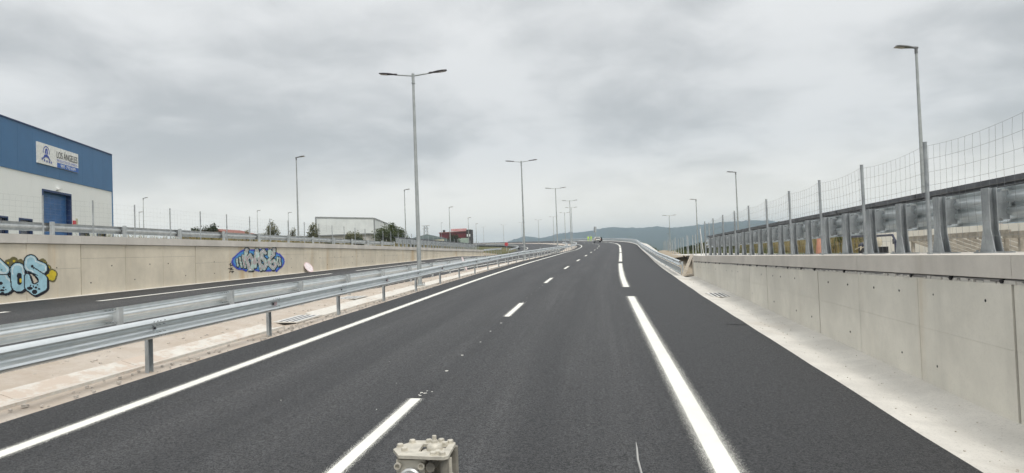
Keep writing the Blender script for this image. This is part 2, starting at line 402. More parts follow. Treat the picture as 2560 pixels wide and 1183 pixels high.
for y in gy:
    for x in gx: mb.v.append((x, y, ground_z(x, y)))
n = len(gx)
for i in range(len(gy) - 1):
    for k in range(n - 1):
        a = i * n + k; mb.f.append((a, a + 1, a + 1 + n, a + n)); mb.mi.append(0)
struct('ground', mb, 'earth')

# ---------------------------------------------------------------- hills
prof = [(-3000, 30), (-900, 34), (-520, 40), (-400, 55), (-365, 69), (-335, 77), (-312, 85), (-280, 80), (-243, 73), (-190, 82), (-156, 89), (-87, 90), (-18, 96), (67, 108), (184, 99.5), (268, 102.5), (318, 94), (384, 99), (516, 109), (678, 112), (710, 108), (837, 90), (1100, 96), (1700, 86), (2400, 92), (4000, 80)]
mb = MB(); hx = frange(-3000, -600, 60) + frange(-600, 1000, 7)[1:] + frange(1000, 4000, 50)[1:]; hy = [1700, 2000, 2300, 2500, 2650, 2780, 2880, 2950, 3000, 3060, 3200, 3600, 4200]
for y in hy:
    for x in hx:
        zr = lerp_tab(prof, x * 3000 / max(y, 2600)); k = math.exp(-((y - 3000) / (620 if y < 3000 else 500)) ** 2)
        b = noise.noise(Vector((x * .02, y * .02, 0))) * 4 + noise.noise(Vector((x * .09, y * .07, 3))) * 3.2 + max(0, noise.noise(Vector((x * .05, y * .02, 11))) - .25) * 9 + noise.noise(Vector((x * .006, y * .004, 7))) * 46 * (1 - k)
        mb.v.append((x * 1.5, y * 1.5, 2.1 + 1.5 * (-6 + (zr + 4 - 2) * k + b * min(1, k * 1.4))))
n = len(hx)
for i in range(len(hy) - 1):
    for k in range(n - 1):
        a = i * n + k; mb.f.append((a, a + 1, a + 1 + n, a + n)); mb.mi.append(0)
struct('hills', mb, 'hill_forest', True)

# ---------------------------------------------------------------- carriageways
right_road = struct('road', sheet(YS, [lambda y: P(y, -4.52 + jit(y, 1), -.10), lambda y: P(y, -4.5 + jit(y, 1), -.004), lambda y: P(y, -3.5), lambda y: P(y, 0), lambda y: P(y, 3.53),
    lambda y: P(y, asphR(y) - .02 + jit(y, 2), -.004), lambda y: P(y, asphR(y) + jit(y, 2), -.10)]), 'asphalt')
left_road = struct('road', sheet(YS, [lambda y: PL(y, OUT_L(y) + .25), lambda y: PL(y, LINE_L(y)), lambda y: PL(y, MID_L(y)), lambda y: PL(y, -7.02 + jit(y, 5), -.004), lambda y: PL(y, -7.0 + jit(y, 5), -.10)]), 'asphalt')
struct('wall_footing_strip', sheet(frange(-20, 112, 2), [lambda y: PL(y, OUT_L(y) - .05, .05), lambda y: PL(y, OUT_L(y) + .12, .012), lambda y: PL(y, OUT_L(y) + .27 + jit(y, 9), -.02)]), 'gutter_concrete')
def road_uv(o, offs):
    me = o.data; n = len(offs); u = me.uv_layers.new(name='UVMap')
    for lp in me.loops: v = lp.vertex_index; u.data[lp.index].uv = (offs[v % n], me.vertices[v].co.y)
road_uv(right_road, [-4.52, -4.5, -3.5, 0, 3.53, 6.0, 6.02]); road_uv(left_road, [-6.5, -3.5, 0, 4.6, 4.62])
def stripe(name, parent, surf, y0, y1, offf, w, halo=True, dz=.005, lab=None):
    st = 1.0 if y1 < 100 else 2.5
    ys = frange(y0, y1, min(st, (y1 - y0) / 2)); k = 1 / .445 if halo else 1.0
    mb = MB()
    for y in ys:
        o = offf(y) if callable(offf) else offf
        for sgn in (-1, 1): mb.v.append(tuple(surf(y, o + sgn * w / 2 * k, dz)))
    for i in range(len(ys) - 1): mb.f.append((2 * i, 2 * i + 1, 2 * i + 3, 2 * i + 2)); mb.mi.append(0)
    me = mb.mesh(name, 'road_paint'); uvl = me.uv_layers.new(name='UVMap')
    for lp in me.loops:
        v = lp.vertex_index; uvl.data[lp.index].uv = ((-1 if v % 2 == 0 else 1) * (1 if halo else .5), ys[v // 2])
    return put(name, me, parent)
stripe('edge_line', right_road, P, -20, 250, -3.5, .16)
for a, b in [(-20, 24.7), (29.1, 53), (56.3, 79.6), (81.8, 104), (106, 127), (129, 150), (152, 172), (174.5, 260)]:
    stripe('edge_line', right_road, P, a, b, 3.53, .21)
for k in range(-1, 16):
    yc = 7.15 + 13.0 * k; stripe('lane_dash', right_road, P, yc - 1.85, yc + 1.85, 0, .125 if k < 9 else .16)
for a, b in [(-14, 17.4), (20.9, 40.7), (45, 64), (68, 88), (92, 112), (116, 240)]:
    stripe('edge_line', left_road, PL, a, b, LINE_L, .15)
stripe('edge_line', left_road, PL, -10, 240, -7.95, .15)
for k in range(0, 14):
    yc = 12 + 13.0 * k; stripe('lane_dash', left_road, PL, yc - 1.75, yc + 1.75, MID_L, .12)
# small paint splashes and pre-marking dabs between the dashes
mb = MB(); rg = random.Random(3)
def dab(y, off, r):
    c = P(y, off, .006); n = 7; pts = []
    for k in range(n):
        a = 2 * math.pi * k / n; q = r * rg.uniform(.55, 1.2); p = P(y + math.sin(a) * q * 1.6, off + math.cos(a) * q, .006); pts.append(p)
    mb.add([c] + pts, [(0, 1 + k, 1 + (k + 1) % n) for k in range(n)])
for k in range(0, 5):
    y0 = 9.1 + 13 * k
    for j in range(6):
        dab(y0 + .12 + (9.2 / 6) * j + rg.uniform(-.12, .12), rg.uniform(-.03, .05), rg.uniform(.014, .032))
    for j in range(7): dab(y0 + rg.uniform(-.05, .35), rg.uniform(-.04, .12), rg.uniform(.008, .022))
for j in range(26): dab(rg.uniform(6, 60), rg.uniform(-3, 3.2), rg.uniform(.005, .011))
mb.build('paint_splashes', 'spot_paint', right_road, kind='stuff')
# dark tyre and seam marks across the fresh asphalt
mb = MB()
for y, o0, o1 in ((17.2, 5.45, 5.9),):
    pts = [P(y + .1 * math.sin(o * 4), o, .004) for o in frange(o0, o1, .15)]
    mb.v += [tuple(p) for p in pts] + [tuple(p + Vector((0, .10 + .35 * max(0, (i / len(pts)) - .9) * 10, 0))) for i, p in enumerate(pts)]
    n = len(pts); mb.f += [(i, i + 1, i + 1 + n, i + n) for i in range(n - 1)]; mb.mi += [0] * (n - 1)
mb.build('tar_seam', 'black', right_road)

# ---------------------------------------------------------------- median and gutters
def mz(y, w):   # w 0 at our asphalt, 1 at the other carriageway
    return P(y, -4.45).z * (1 - w) + PL(y, -7.05).z * w
def MP(y, off, dz=0):
    x, yy = frame(y, off); w = (-4.45 - off) / 2.6
    return Vector((x, yy, mz(y, max(0, min(1, w))) + dz + .02 * noise.noise(Vector((x * 1.3, yy * .6, 1)))))
ms_ = frange(-20, 70, .5) + frange(70, 250, 3)[1:] + frange(250, 540, 8)[1:]
median = struct('median', sheet(ms_, [lambda y: MP(y, -4.44, -.12), lambda y: MP(y, -4.47, -.03), lambda y: MP(y, -4.7, -.01), lambda y: MP(y, -4.95, -.03), lambda y: MP(y, -5.35, -.09), lambda y: MP(y, -5.75, .0), lambda y: MP(y, -6.1, .02), lambda y: MP(y, -6.5, .03), lambda y: MP(y, -6.9, .0), lambda y: MP(y, -7.1, -.1)]), 'soil', True)
# concrete channel slabs in the median
y = 1.0; k = 0
while y < 118:
    L = 2.45
    if not (16.0 < y + 1.2 < 19.0):
        mb = MB(); a = random.uniform(-.015, .015); b = random.uniform(-.012, .012)
        w0, w1, w2 = -4.95 + a, -5.25 + a, -5.55 + b
        for dz0, dz1 in ((0, 0),):
            A = [MP(y + .004, w0, .012), MP(y + L, w0, .012), MP(y + L, w1, -.045), MP(y + .004, w1, -.045)]
            B = [MP(y + .004, w1, -.045), MP(y + L, w1, -.045), MP(y + L, w2, .03), MP(y + .004, w2, .03)]
            for q in (A, B):
                mb.hexa([p + Vector((0, 0, -.15)) for p in (q[3], q[2], q[1], q[0])][::-1] + q if False else [p + Vector((0, 0, -.15)) for p in q] + q)
        mb.build('channel_slab', 'channel_concrete', median)
    y += L + .012; k += 1
# right gutter
def RGp(y, w, dz=0):
    o0 = asphR(y) - .01; o1 = wallX(y) - D(y) + .03 if y < 37.4 else 7.7
    o = o0 + (o1 - o0) * w; p = P(y, o, dz); return p
gut = struct('gutter', sheet(frange(-20, 60, .5) + frange(60, 260, 4)[1:], [lambda y: RGp(y, -.04, -.03), lambda y: RGp(y, .06, -.025 + .006 * noise.noise(Vector((y, 1, 1)))), lambda y: RGp(y, .42, -.055), lambda y: RGp(y, .52, -.075 + .008 * noise.noise(Vector((y * 2, 5, 1)))), lambda y: RGp(y, .6, -.055), lambda y: RGp(y, 1, .02 + .012 * noise.noise(Vector((y * .8, 2, 3)))), lambda y: RGp(y, 1.15, -.1)]), 'gutter_concrete', True)
struct('verge', sheet(frange(37.3, 80, 1.5), [lambda y: P(y, 6.75, -.02), lambda y: P(y, 7.5, .02 + .05 * noise.noise(Vector((y, 3, 3)))), lambda y: Vector((P(y, 8.3).x, y, P(y, 8.3).z + min(1, (y - 37.3) / 22) * .15 + .08 * noise.noise(Vector((y * .6, 8, 3))))), lambda y: Vector((P(y, 9.6).x, y, P(y, 9.6).z + max(0, 1.5 - P(y, 9.6).z) * min(1, (y - 37.3) / 22) + .08 * noise.noise(Vector((y * .5, 4, 3)))))]), 'brown_earth', True)
# cracks in the gutter and litter of grit
mb = MB(); rg = random.Random(11)
def crack(y0, w0, y1, w1, r=.004):
    n = 9; pts = []
    for i in range(n + 1):
        f = i / n; pts.append(RGp(y0 + (y1 - y0) * f + rg.uniform(-.03, .03), w0 + (w1 - w0) * f + rg.uniform(-.012, .012), -.01))
    for a, b in zip(pts, pts[1:]):
        zz = max(0, .0); d = (b - a).normalized(); s = Vector((d.y, -d.x, 0)) * r
        mb.add([a - s, a + s, b + s, b - s], [(0, 1, 2, 3)])
mb.build('grit', 'black', gut, kind='stuff') if mb.v else None
mb = MB()
for i in range(260):
    y = rg.uniform(5, 36); w = min(.98, max(.08, rg.gauss(.55, .2))); p = RGp(y, w, .0)
    base = [-.03, -.025, -.055, -.075, -.055, .02]; ws = [-.04, .06, .42, .52, .6, 1]
    dz = lerp_tab(list(zip(ws, base)), w); r = rg.uniform(.003, .010)
    mb.box((p.x, p.y, p.z + dz + r * .5), (r * 2, r * 1.6, r * 1.3), rg.uniform(0, 3))
mb.build('grit', 'stone_grey', gut, kind='stuff')
mb = MB()
for i in range(1500):
    y = rg.uniform(4, 60); o = rg.choice((rg.uniform(-4.86, -4.5), rg.uniform(-7.0, -5.75), rg.uniform(-7.0, -5.75))); p = MP(y, o, .0)
    r = rg.uniform(.006, .028); mb.box((p.x, p.y, p.z + r * .4), (r * 2, r * 1.7, r * 1.3), rg.uniform(0, 3))
mb.build('stones', 'stone_grey', median, kind='stuff')

# drain grates
def grate(loc, rz, pitchx, pitchy, L, Wd, nbar, lab, along):
    t = thing('drain_grate', lab, 'drain grate', loc, 'drain grates beside the carriageway')
    M = Matrix.Translation(loc) @ Matrix.Rotation(rz, 4, 'Z') @ Matrix.Rotation(pitchx, 4, 'X') @ Matrix.Rotation(pitchy, 4, 'Y')
    put('pit', MB().box((0, 0, -.004), (Wd, L, .02)).mesh('pit', 'black' if 'pale gutter' in lab else 'bolt_dark'), t, M=M)
    fr = MB()
    for s in (-1, 1): fr.box((s * Wd / 2, 0, -.002), (.05, L + .05, .03)); fr.box((0, s * L / 2, -.002), (Wd - .05, .05, .028))
    put('frame', fr.mesh('frame', 'gutter_concrete'), t, M=M)
    for i in range(nbar):
        f = (i + .5) / nbar - .5
        b = MB().box((0, f * L, .010), (Wd, .05, .008)) if along else MB().box((f * Wd, 0, .010), (.05, L, .008))
        put('bar', b.mesh('bar', 'paper_white'), t, M=M)
p = RGp(25.9, .55); grate((p.x + .02, p.y, p.z - .035), 0, R(1.4), R(1.6), 1.6, .74, 5, 'steel slot drain grate in the pale gutter below the concrete wall', False)
p = MP(17.3, -5.32); grate((p.x, p.y, p.z - .02), 0, R(1.4), R(1.2), 1.5, .62, 4, 'long barred drain grate in the sandy median behind the guardrail posts', False)
p = MP(23.1, -6.0); grate((p.x, p.y, p.z + .03), 0, R(1.2), R(.5), 1.1, .7, 5, 'dusty half-buried drain grate on the sandy median', False)

# ================================================================ retaining walls
def slab(x0, x1, y0, y1, zb0, zb1, zt0, zt1):
    return MB().hexa([(x0[0], y0, zb0), (x1[0], y0, zb0), (x1[1], y1, zb1), (x0[1], y1, zb1), (x0[0], y0, zt0), (x1[0], y0, zt0), (x1[1], y1, zt1), (x0[1], y1, zt1)])
# right wall
TR = lambda y: 1.955 - .0062 * y
rw = thing('retaining_wall', 'pale grey concrete retaining wall with tie holes and pipe under its coping', 'wall', (5.2, 15, 0))
y = -6.1; ys_ = []
while y < 37: ys_.append(y); y += 2.42
ys_.append(37.25)
rr = random.Random(5)
for a, b in zip(ys_, ys_[1:]):
    i = ys_.index(a); g = .036 if i % 3 == 0 else .017
    j = rr.uniform(-.004, .004); a2 = a + g; b2 = b - .003
    zm = lambda y: P(y, 6).z + .42 * (TR(y) - P(y, 6).z)
    for lo, hi in (((lambda y: P(y, 6.5).z - .4), (lambda y: zm(y) - .001)), ((lambda y: zm(y) + .001), (lambda y: TR(y) - .335))):
        slab((wallX(a2) + j, wallX(b2) + j), (wallX(a2) + .25, wallX(b2) + .25), a2, b2, lo(a2), lo(b2), hi(a2), hi(b2)).build('panel', 'wall_concrete', rw)
slab((wallX(-6) + .03, wallX(37) + .03), (wallX(-6) + .55, wallX(37) + .55), -6.1, 37.2, -.9, .2, TR(-6) - .34, TR(37.2) - .34).build('core', 'joint_core', rw)
for a, b in zip(ys_[::2], ys_[2::2] + [37.25]):
    if b - a < .1: continue
    slab((wallX(a) - .012, wallX(b) - .012), (wallX(a) + 1.25, wallX(b) + 1.25), a + .004, b - .004, TR(a) - .27, TR(b) - .27, TR(a), TR(b)).build('coping', 'coping_concrete', rw)
# ragged mortar lip and the pipe lying in the recess
mb = MB(); yy = -6.0
while yy < 37:
    L = rr.uniform(.05, .16); h = rr.uniform(.012, .045)
    mb.box((wallX(yy) + .02, yy, TR(yy) - .335 + h / 2), (rr.uniform(.03, .06), L, h), rr.uniform(-.1, .1)); yy += L * rr.uniform(.8, 1.2)
mb.build('mortar_lip', 'gutter_concrete', rw, kind='stuff')
yy = -5.5
while yy < 36:
    L = rr.choice((1.05, 1.2, 1.9)); e = min(36.8, yy + L)
    mb = MB().tube([(wallX(yy) + .035, yy, TR(yy) - .302), (wallX((yy + e) / 2) + .03, (yy + e) / 2, TR((yy + e) / 2) - .305), (wallX(e) + .035, e - .03, TR(e) - .302)], .026, 8)
    pp = mb.build('pipe', 'pvc', rw, True)
    if rr.random() < .75:
        MB().cyl((wallX(e) + .03, e - .02, TR(e) - .3), (wallX(e) - .022, e - .02, TR(e) - .305), .026, 10).build('outlet', 'black', rw)
    yy = e
mb = MB()
for i in range(36):
    yy = -5.4 + 1.21 * i + rr.uniform(-.25, .25)
    if yy > 36: break
    zt = TR(yy) - .55; zb = P(yy, 6.5).z + .28
    for z_ in (zt, zb):
        if (z_ == zb and (rr.random() < .6 or zt - zb < .4)) or rr.random() < .2: continue
        x = wallX(yy) - .006; r = rr.uniform(.014, .023); dy = rr.uniform(-.02, .02)
        mb.cyl((x, yy + dy, z_), (x + .05, yy + dy, z_), r, 9)
mb.build('tie_holes', 'black', rw, kind='stuff')  # solid black discs imitate the shade inside recessed holes
# left wall
TL = lambda y: 3.375 if y < 45 else 3.375 - (y - 45) / 67 * .19
lw = thing('retaining_wall', 'stained beige concrete retaining wall sprayed with graffiti lettering', 'wall', (-18.8, 50, 0))
ys_ = []; y = 1.4
while y < 112: ys_.append(y); y += 2.405
ys_.append(112.6)
for a, b in zip(ys_, ys_[1:]):
    i = ys_.index(a); g = .04 if i % 3 == 0 else .013
    j = rr.uniform(-.005, .005); a2 = a + g; b2 = b - .003
    lo0 = lambda y: PL(y, OUT_L(y)).z
    off = .46 + (.16 if (i // 3) % 2 else 0)
    zm = lambda y: lo0(y) + off * (TL(y) - lo0(y))
    for lo, hi in (((lambda y: lo0(y) - .4), (lambda y: zm(y) - .003)), ((lambda y: zm(y) + .003), (lambda y: TL(y) - .31))):
        slab((-18.78, -18.78), (-18.5 + j, -18.5 + j), a2, b2, lo(a2), lo(b2), hi(a2), hi(b2)).build('panel', 'old_concrete', lw)
slab((-19.05, -19.05), (-18.54, -18.54), 1.4, 112.5, .3, 1.6, TL(1) - .31, TL(112) - .31).build('core', 'joint_core', lw)
for a, b in zip(ys_[::1], ys_[1::1]):
    slab((-20.2, -20.2), (-18.44, -18.44), a + .004, b - .003, TL(a) - .295, TL(b) - .295, TL(a), TL(b)).build('coping', 'coping_concrete', lw)
mb = MB()
for i in range(90):
    yy = 3 + 1.2 * i + rr.uniform(-.3, .3)
    if yy > 110: break
    for fz in (.2, .48):
        if rr.random() < .4: continue
        z_ = PL(yy, OUT_L(yy)).z + fz * (TL(yy) - PL(yy, OUT_L(yy)).z); mb.cyl((-18.55, yy, z_), (-18.488, yy, z_), .022, 7)
mb.build('tie_holes', 'black', lw, kind='stuff')  # black discs again painted as the shade of uncut holes

# ---- graffiti: sprayed shapes resolved into small paint cells on the wall face
def sdseg(p, a, b):
    ax, ay, ar = a; bx, by, br = b; dx, dy = bx - ax, by - ay; L = dx * dx + dy * dy
    t_ = 0 if L == 0 else max(0, min(1, ((p[0] - ax) * dx + (p[1] - ay) * dy) / L))
    return math.hypot(p[0] - ax - dx * t_, p[1] - ay - dy * t_) - (ar + (br - ar) * t_)
def chain(p, pts): return min(sdseg(p, a, b) for a, b in zip(pts, pts[1:])) if len(pts) > 1 else sdseg(p, pts[0], pts[0])
def raster(name, box, st, corners, cls, mats, parent, X, label):
    x0, y0, x1, y1 = box; c00, c10, c11, c01 = corners
    def W(u, v):
        a = (u - x0) / (x1 - x0); b = (v - y0) / (y1 - y0)
        return (X, (c00[0] * (1 - a) + c10[0] * a) * (1 - b) + (c01[0] * (1 - a) + c11[0] * a) * b, (c00[1] * (1 - a) + c10[1] * a) * (1 - b) + (c01[1] * (1 - a) + c11[1] * a) * b)
    mb = MB(); v = y0
    while v < y1:
        u = x0; run = None
        while u <= x1:
            k = cls(u + st / 2, v + st / 2) if u < x1 else -1
            if run is None: run = (u, k)
            elif k != run[1] or u >= x1:
                if run[1] >= 0: mb.add([W(run[0], v), W(u, v), W(u, v + st), W(run[0], v + st)], [(0, 3, 2, 1)], run[1])
                run = (u, k)
            u += st
        v += st
    o = mb.build(name, mats, parent); tag(o, label); return o
S_ = [[(265, 90, 58), (258, 130, 54)], [(268, 112, 50), (372, 152, 50)], [(262, 130, 40), (335, 200, 34), (382, 255, 38), (376, 315, 46), (305, 352, 46), (248, 322, 36), (232, 225, 20)]]
O_ = [[(143, 165, 62), (152, 305, 62)]]
B_ = [[(-40, 120, 60), (25, 165, 44)], [(-50, 300, 75), (25, 305, 78)], [(-40, 220, 55), (10, 240, 50)]]
spl = [(110, 85, 40), (60, 100, 34), (165, 95, 30), (375, 115, 52), (430, 150, 34), (470, 195, 38), (490, 205, 40), (478, 240, 40), (440, 230, 40)]
paws = [(255, 337, 28, 16), (300, 370, 26, 21), (262, 311, 8, 7), (287, 316, 8, 7), (312, 329, 12, 10), (329, 305, 9, 7), (343, 343, 12, 9), (20, 330, 12, 9), (8, 356, 20, 11), (10, 386, 21, 15), (38, 349, 6, 6), (-5, 290, 18, 16)]
def cls_sos(u, v):
    p = (u, v); S = min(chain(p, q) for q in S_); O = sdseg(p, *O_[0]); B = min(chain(p, q) for q in B_)
    wob = noise.noise(Vector((u * .03, v * .03, 0))) * 5
    ps = (u - 14, v - 12)
    S2 = min(chain(ps, q) for q in S_); O2 = sdseg(ps, *O_[0]); B2 = min(chain(ps, q) for q in B_)
    counter = sdseg(p, (285, 232, 22), (308, 262, 24))
    if S < 0:
        if counter < -4: return 3 if u > 268 + (v - 220) * .3 else 0
        if counter < 8: return 0
        if sdseg(p, (278, 136, 5), (392, 206, 5)) < 0 or math.hypot(u - 278, v - 134) < 14: return 0
        if sdseg(p, (238, 178, 4), (330, 218, 4)) < 0: return 0
        for a, b, rx, ry in paws:
            if ((u - a) / rx) ** 2 + ((v - b) / ry) ** 2 < 1: return 0
        return 2 if -18 + wob < S < -8 and v < 190 else 1
    if S < 11: return 0
    if O < 0:
        h = sdseg(p, (158, 215, 21), (160, 285, 21))
        if h < 0: return 3 if math.hypot((u - 170) * 1.6, v - 265) < 20 else 0
        return 2 if -20 + wob < O < -9 and v < 210 else 1
    if O < 11: return 0
    if B < 0:
        for a, b, rx, ry in paws:
            if ((u - a) / rx) ** 2 + ((v - b) / ry) ** 2 < 1: return 0
        if sdseg(p, (-40, 208, 5), (75, 212, 5)) < 0: return 0
        return 2 if -22 + wob < B < -9 and v < 280 else 1
    if B < 11 or S2 < 9 or O2 < 8 or B2 < 8: return 0
    d = min(math.hypot(u - a, v - b) - r for a, b, r in spl) + wob
    if d < (-14 if u > 400 else -27): return 3
    if d < 0: return 4
    return -1
raster('graffiti', (-80, 0, 540, 450), 5, [(19.326, 2.795), (22.014, 2.797), (21.972, 1.117), (19.298, 1.301)], cls_sos, ['sp_black', 'sp_blue', 'sp_pale', 'sp_yellow', 'sp_olive'], lw, -18.489, 'pale blue bubble letters with black outline and paw prints on yellow')
poly = [(300, 640), (330, 560), (400, 470), (480, 400), (560, 365), (640, 360), (700, 372), (800, 362), (900, 352), (1040, 350), (1130, 360), (1200, 390), (1260, 440), (1330, 460), (1390, 520), (1440, 580), (1445, 660), (1390, 740), (1330, 780), (1250, 850), (1200, 815), (1110, 830), (1040, 835), (970, 830), (900, 815), (850, 835), (780, 825), (700, 805), (640, 800), (590, 850), (530, 805), (430, 800), (350, 730)]
def sdpoly(p, pl):
    d = 1e9; ins = False; n = len(pl)
    for i in range(n):
        a = pl[i]; b = pl[(i + 1) % n]; d = min(d, sdseg(p, (*a, 0), (*b, 0)))
        if (a[1] > p[1]) != (b[1] > p[1]) and p[0] < (b[0] - a[0]) * (p[1] - a[1]) / (b[1] - a[1]) + a[0]: ins = not ins
    return -d if ins else d
LT = [[(600, 372, 36), (582, 470, 34), (585, 560, 32), (620, 660, 32), (660, 790, 36), (715, 785, 34), (722, 600, 34), (665, 490, 34)], [(665, 490, 28), (600, 590, 26)],
      [(805, 385, 38), (772, 560, 34), (775, 735, 30)], [(805, 385, 38), (850, 560, 34), (895, 800, 26)], [(775, 640, 22), (850, 640, 22)],
      [(990, 450, 28), (945, 392, 36), (905, 440, 36), (915, 540, 36), (985, 610, 38), (1005, 700, 38), (965, 775, 36), (915, 700, 26)],
      [(1190, 365, 36), (1180, 480, 32), (1130, 520, 26)], [(1130, 440, 30), (1085, 400, 36), (1075, 490, 32), (1120, 540, 28), (1065, 600, 30), (1080, 690, 34), (1170, 770, 38), (1225, 705, 34), (1190, 600, 32), (1130, 640, 26)],
      [(412, 575, 16), (425, 720, 16)], [(465, 545, 18), (480, 640, 18), (500, 740, 18)], [(525, 495, 22), (540, 620, 24), (565, 740, 24)],
      [(1270, 545, 22), (1262, 640, 22), (1300, 705, 22)], [(1322, 560, 20), (1330, 640, 18), (1345, 705, 16)]]
BB = [(min(a[0] for a in q) - 70, min(a[1] for a in q) - 70, max(a[0] for a in q) + 70, max(a[1] for a in q) + 80) for q in LT]
tagl = [[(265, 690, 6), (300, 660, 6), (290, 720, 6), (330, 700, 6)], [(262, 770, 6), (330, 760, 7), (280, 800, 6), (345, 790, 6)], [(275, 830, 5), (350, 830, 6), (320, 860, 5)]]
def cls_kase(u, v):
    p = (u, v); best = 1e9; bs = 1e9
    for q, (a, b, c, d) in zip(LT, BB):
        if a < u < c and b < v < d:
            best = min(best, chain(p, q)); bs = min(bs, chain((u - 20, v + 8), q), chain((u - 8, v - 26), q))
    if best < 0:
        if -26 < best < -15 and noise.noise(Vector((u * .008, v * .006, 2))) > -.25: return 5
        return 6 if best < -26 and noise.noise(Vector((u * .01, v * .012, 9))) > .1 else 4
    if best < 13 or bs < 4: return 0
    d = sdpoly(p, poly) + noise.noise(Vector((u * .02, v * .02, 0))) * 8
    if d < -34: return 3
    if d < 0: return 2
    for q in tagl:
        if chain(p, q) < 0: return 0
    return -1
raster('graffiti', (240, 310, 1460, 880), 12, [(33.118, 3.072), (39.671, 3.126), (39.57, 1.516), (33.052, 1.713)], cls_kase, ['sp_black', 'sp_blue', 'sp_ultra', 'sp_sky', 'sp_mint', 'sp_pink', 'sp_pale'], lw, -18.488, 'mint graffiti letters with black shadow on a blue cloud')

# ================================================================ guardrails
WB = [(-.155, .012), (-.148, .030), (-.128, .066), (-.098, .081), (-.070, .070), (-.038, .012), (-.015, .0), (.015, .0), (.038, .012), (.070, .070), (.098, .081), (.128, .066), (.148, .030), (.155, .012)]
TB = [(-.25, .012), (-.225, .066), (-.195, .081), (-.165, .066), (-.12, .008), (-.085, .0), (-.05, .012), (-.025, .066), (0, .081), (.025, .066), (.05, .012), (.085, .0), (.12, .008), (.165, .066), (.195, .081), (.225, .066), (.25, .012)]
def beam_mesh(name, prof, L, mat, th=.005):
    mb = MB(); pr = [(d, z) for z, d in prof] + [(d - th, z) for z, d in reversed(prof)]
    n = len(pr)
    for y in (0, L): mb.v += [(d, y, z) for d, z in pr]
    for i in range(n): j = (i + 1) % n; mb.f.append((i, j, n + j, n + i)); mb.mi.append(0)
    h = len(prof)
    for i in range(h - 1):
        mb.f.append((i, n - 1 - i, n - 2 - i, i + 1)); mb.mi.append(0); mb.f.append((n + i, n + i + 1, 2 * n - 2 - i, 2 * n - 1 - i)); mb.mi.append(0)
    if name == 'rail':
        for yb in (.05, .16, 3.95, 4.04):
            for zb_ in (-.115, -.055, .055, .115): mb.cyl((.045, yb, zb_), (.090, yb, zb_), .008, 6, 1)
        return mb.mesh(name, [mat, 'parapet_steel'], True)
    me = mb.mesh(name, mat, True); return me
RAIL = beam_mesh('rail', WB, 4.09, 'galvanised'); RAIL_M = beam_mesh('rail', WB, 4.09, 'galvanised_matt')
def cpost(h):
    return MB().box((0, -.057, h / 2 - .3), (.06, .006, h + .6)).box((0, .057, h / 2 - .3), (.06, .006, h + .6)).box((-.027, 0, h / 2 - .3), (.006, .108, h + .6)).mesh('post', 'galvanised_matt')
POST = cpost(.72); POST_S = cpost(.55); POST_B = cpost(.82)
SPACER = MB().box((0, 0, 0), (.09, .10, .17)).box((.0, 0, .10), (.10, .13, .012)).box((.0, 0, -.10), (.10, .13, .012)).mesh('spacer', 'galvanised_matt')
BOLT = MB().cyl((0, 0, 0), (.022, 0, 0), .02, 8).mesh('bolt', 'bolt_dark')
REFL = MB().prism([(-.055, -.045), (.055, -.03), (.055, .045), (-.055, .06)], lambda u, v: (.012, u, v), lambda u, v: (.03, u * .9, v * .9)).mesh('reflector', 'reflector_back')
SKIRT = beam_mesh('skirt_panel', [(-.17, .02), (-.155, .035), (-.14, .012), (.0, .0), (.14, .012), (.155, .035), (.17, .02)], 4.06, 'galvanised')
def axes(a, b, side):   # local y along a->b, local x = facing direction (side +1: right of travel)
    d = (b - a).normalized(); x = d.cross(Vector((0, 0, 1))).normalized() * side
    if side < 0:
        d2 = -d; z = x.cross(d2); M = Matrix((x, d2, z)).transposed().to_4x4(); M.translation = b; return M
    z = x.cross(d); M = Matrix((x, d, z)).transposed().to_4x4(); M.translation = a; return M
def guardrail(label, surf, offp, side, ys, hc, rail=RAIL, post=POST, setb=.10, spacer=True, refl=0, skirt=None, amber=None, group=None, boltd=True):
    a0 = surf(ys[0], offp(ys[0])); t = thing('guardrail', label, 'guardrail', tuple(a0), group)
    for i, y in enumerate(ys):
        a = surf(y, offp(y)); yn = ys[i + 1] if i + 1 < len(ys) else y + (ys[-1] - ys[-2]); b = surf(yn, offp(yn))
        M = axes(a, b, side); R3 = M.to_3x3().to_4x4()
        Mp = R3.copy(); ax = Mp.col[0].to_3d(); ax.z = 0; ax.normalize(); ay = Vector((0, 0, 1)).cross(ax); Mp = Matrix((ax, ay, Vector((0, 0, 1)))).transposed().to_4x4()
        Mp.translation = a; put('post', post, t, M=Mp)
        fx = ax * setb
        if i + 1 < len(ys):
            Mr = M.copy(); Mr.translation = M.translation + fx + Vector((0, 0, hc)); put('rail', rail, t, M=Mr)
            if skirt: Ms = M.copy(); Ms.translation = M.translation + fx * .9 + Vector((0, 0, skirt)); put('skirt_panel', SKIRT, t, M=Ms)
        if y < 130 and spacer: Ms = Mp.copy(); Ms.translation = a + ax * (setb * .5) + Vector((0, 0, hc)); put('spacer', SPACER, t, M=Ms)
        if y < 90 and boltd: Ms = Mp.copy(); Ms.translation = a + fx + ax * -.002 + Vector((0, 0, hc)); put('bolt', BOLT, t, M=Ms)
        if refl and i % refl == 0 and y < 120: Ms = Mp.copy(); Ms.translation = a + fx + ay * .09 + Vector((0, 0, hc)); put('reflector', REFL, t, M=Ms)
    return t
ysF = [2.17 + 4.06 * i - 12.18 for i in range(52)]
guardrail('galvanised guardrail with sand under its posts along the lane with long white edge line', MP, lambda y: -4.66, 1, ysF, .68, refl=2)
def MB_(y, off, dz=0): return MP(y, off, dz - lerp_tab([(4, .17), (8, .13), (16, .06), (30, .02)], y))
guardrail('galvanised guardrail seen from behind, a round sign leaning on it', MB_, lambda y: -6.55, -1, [y + 1.9 for y in ysF], .655, post=POST_B)
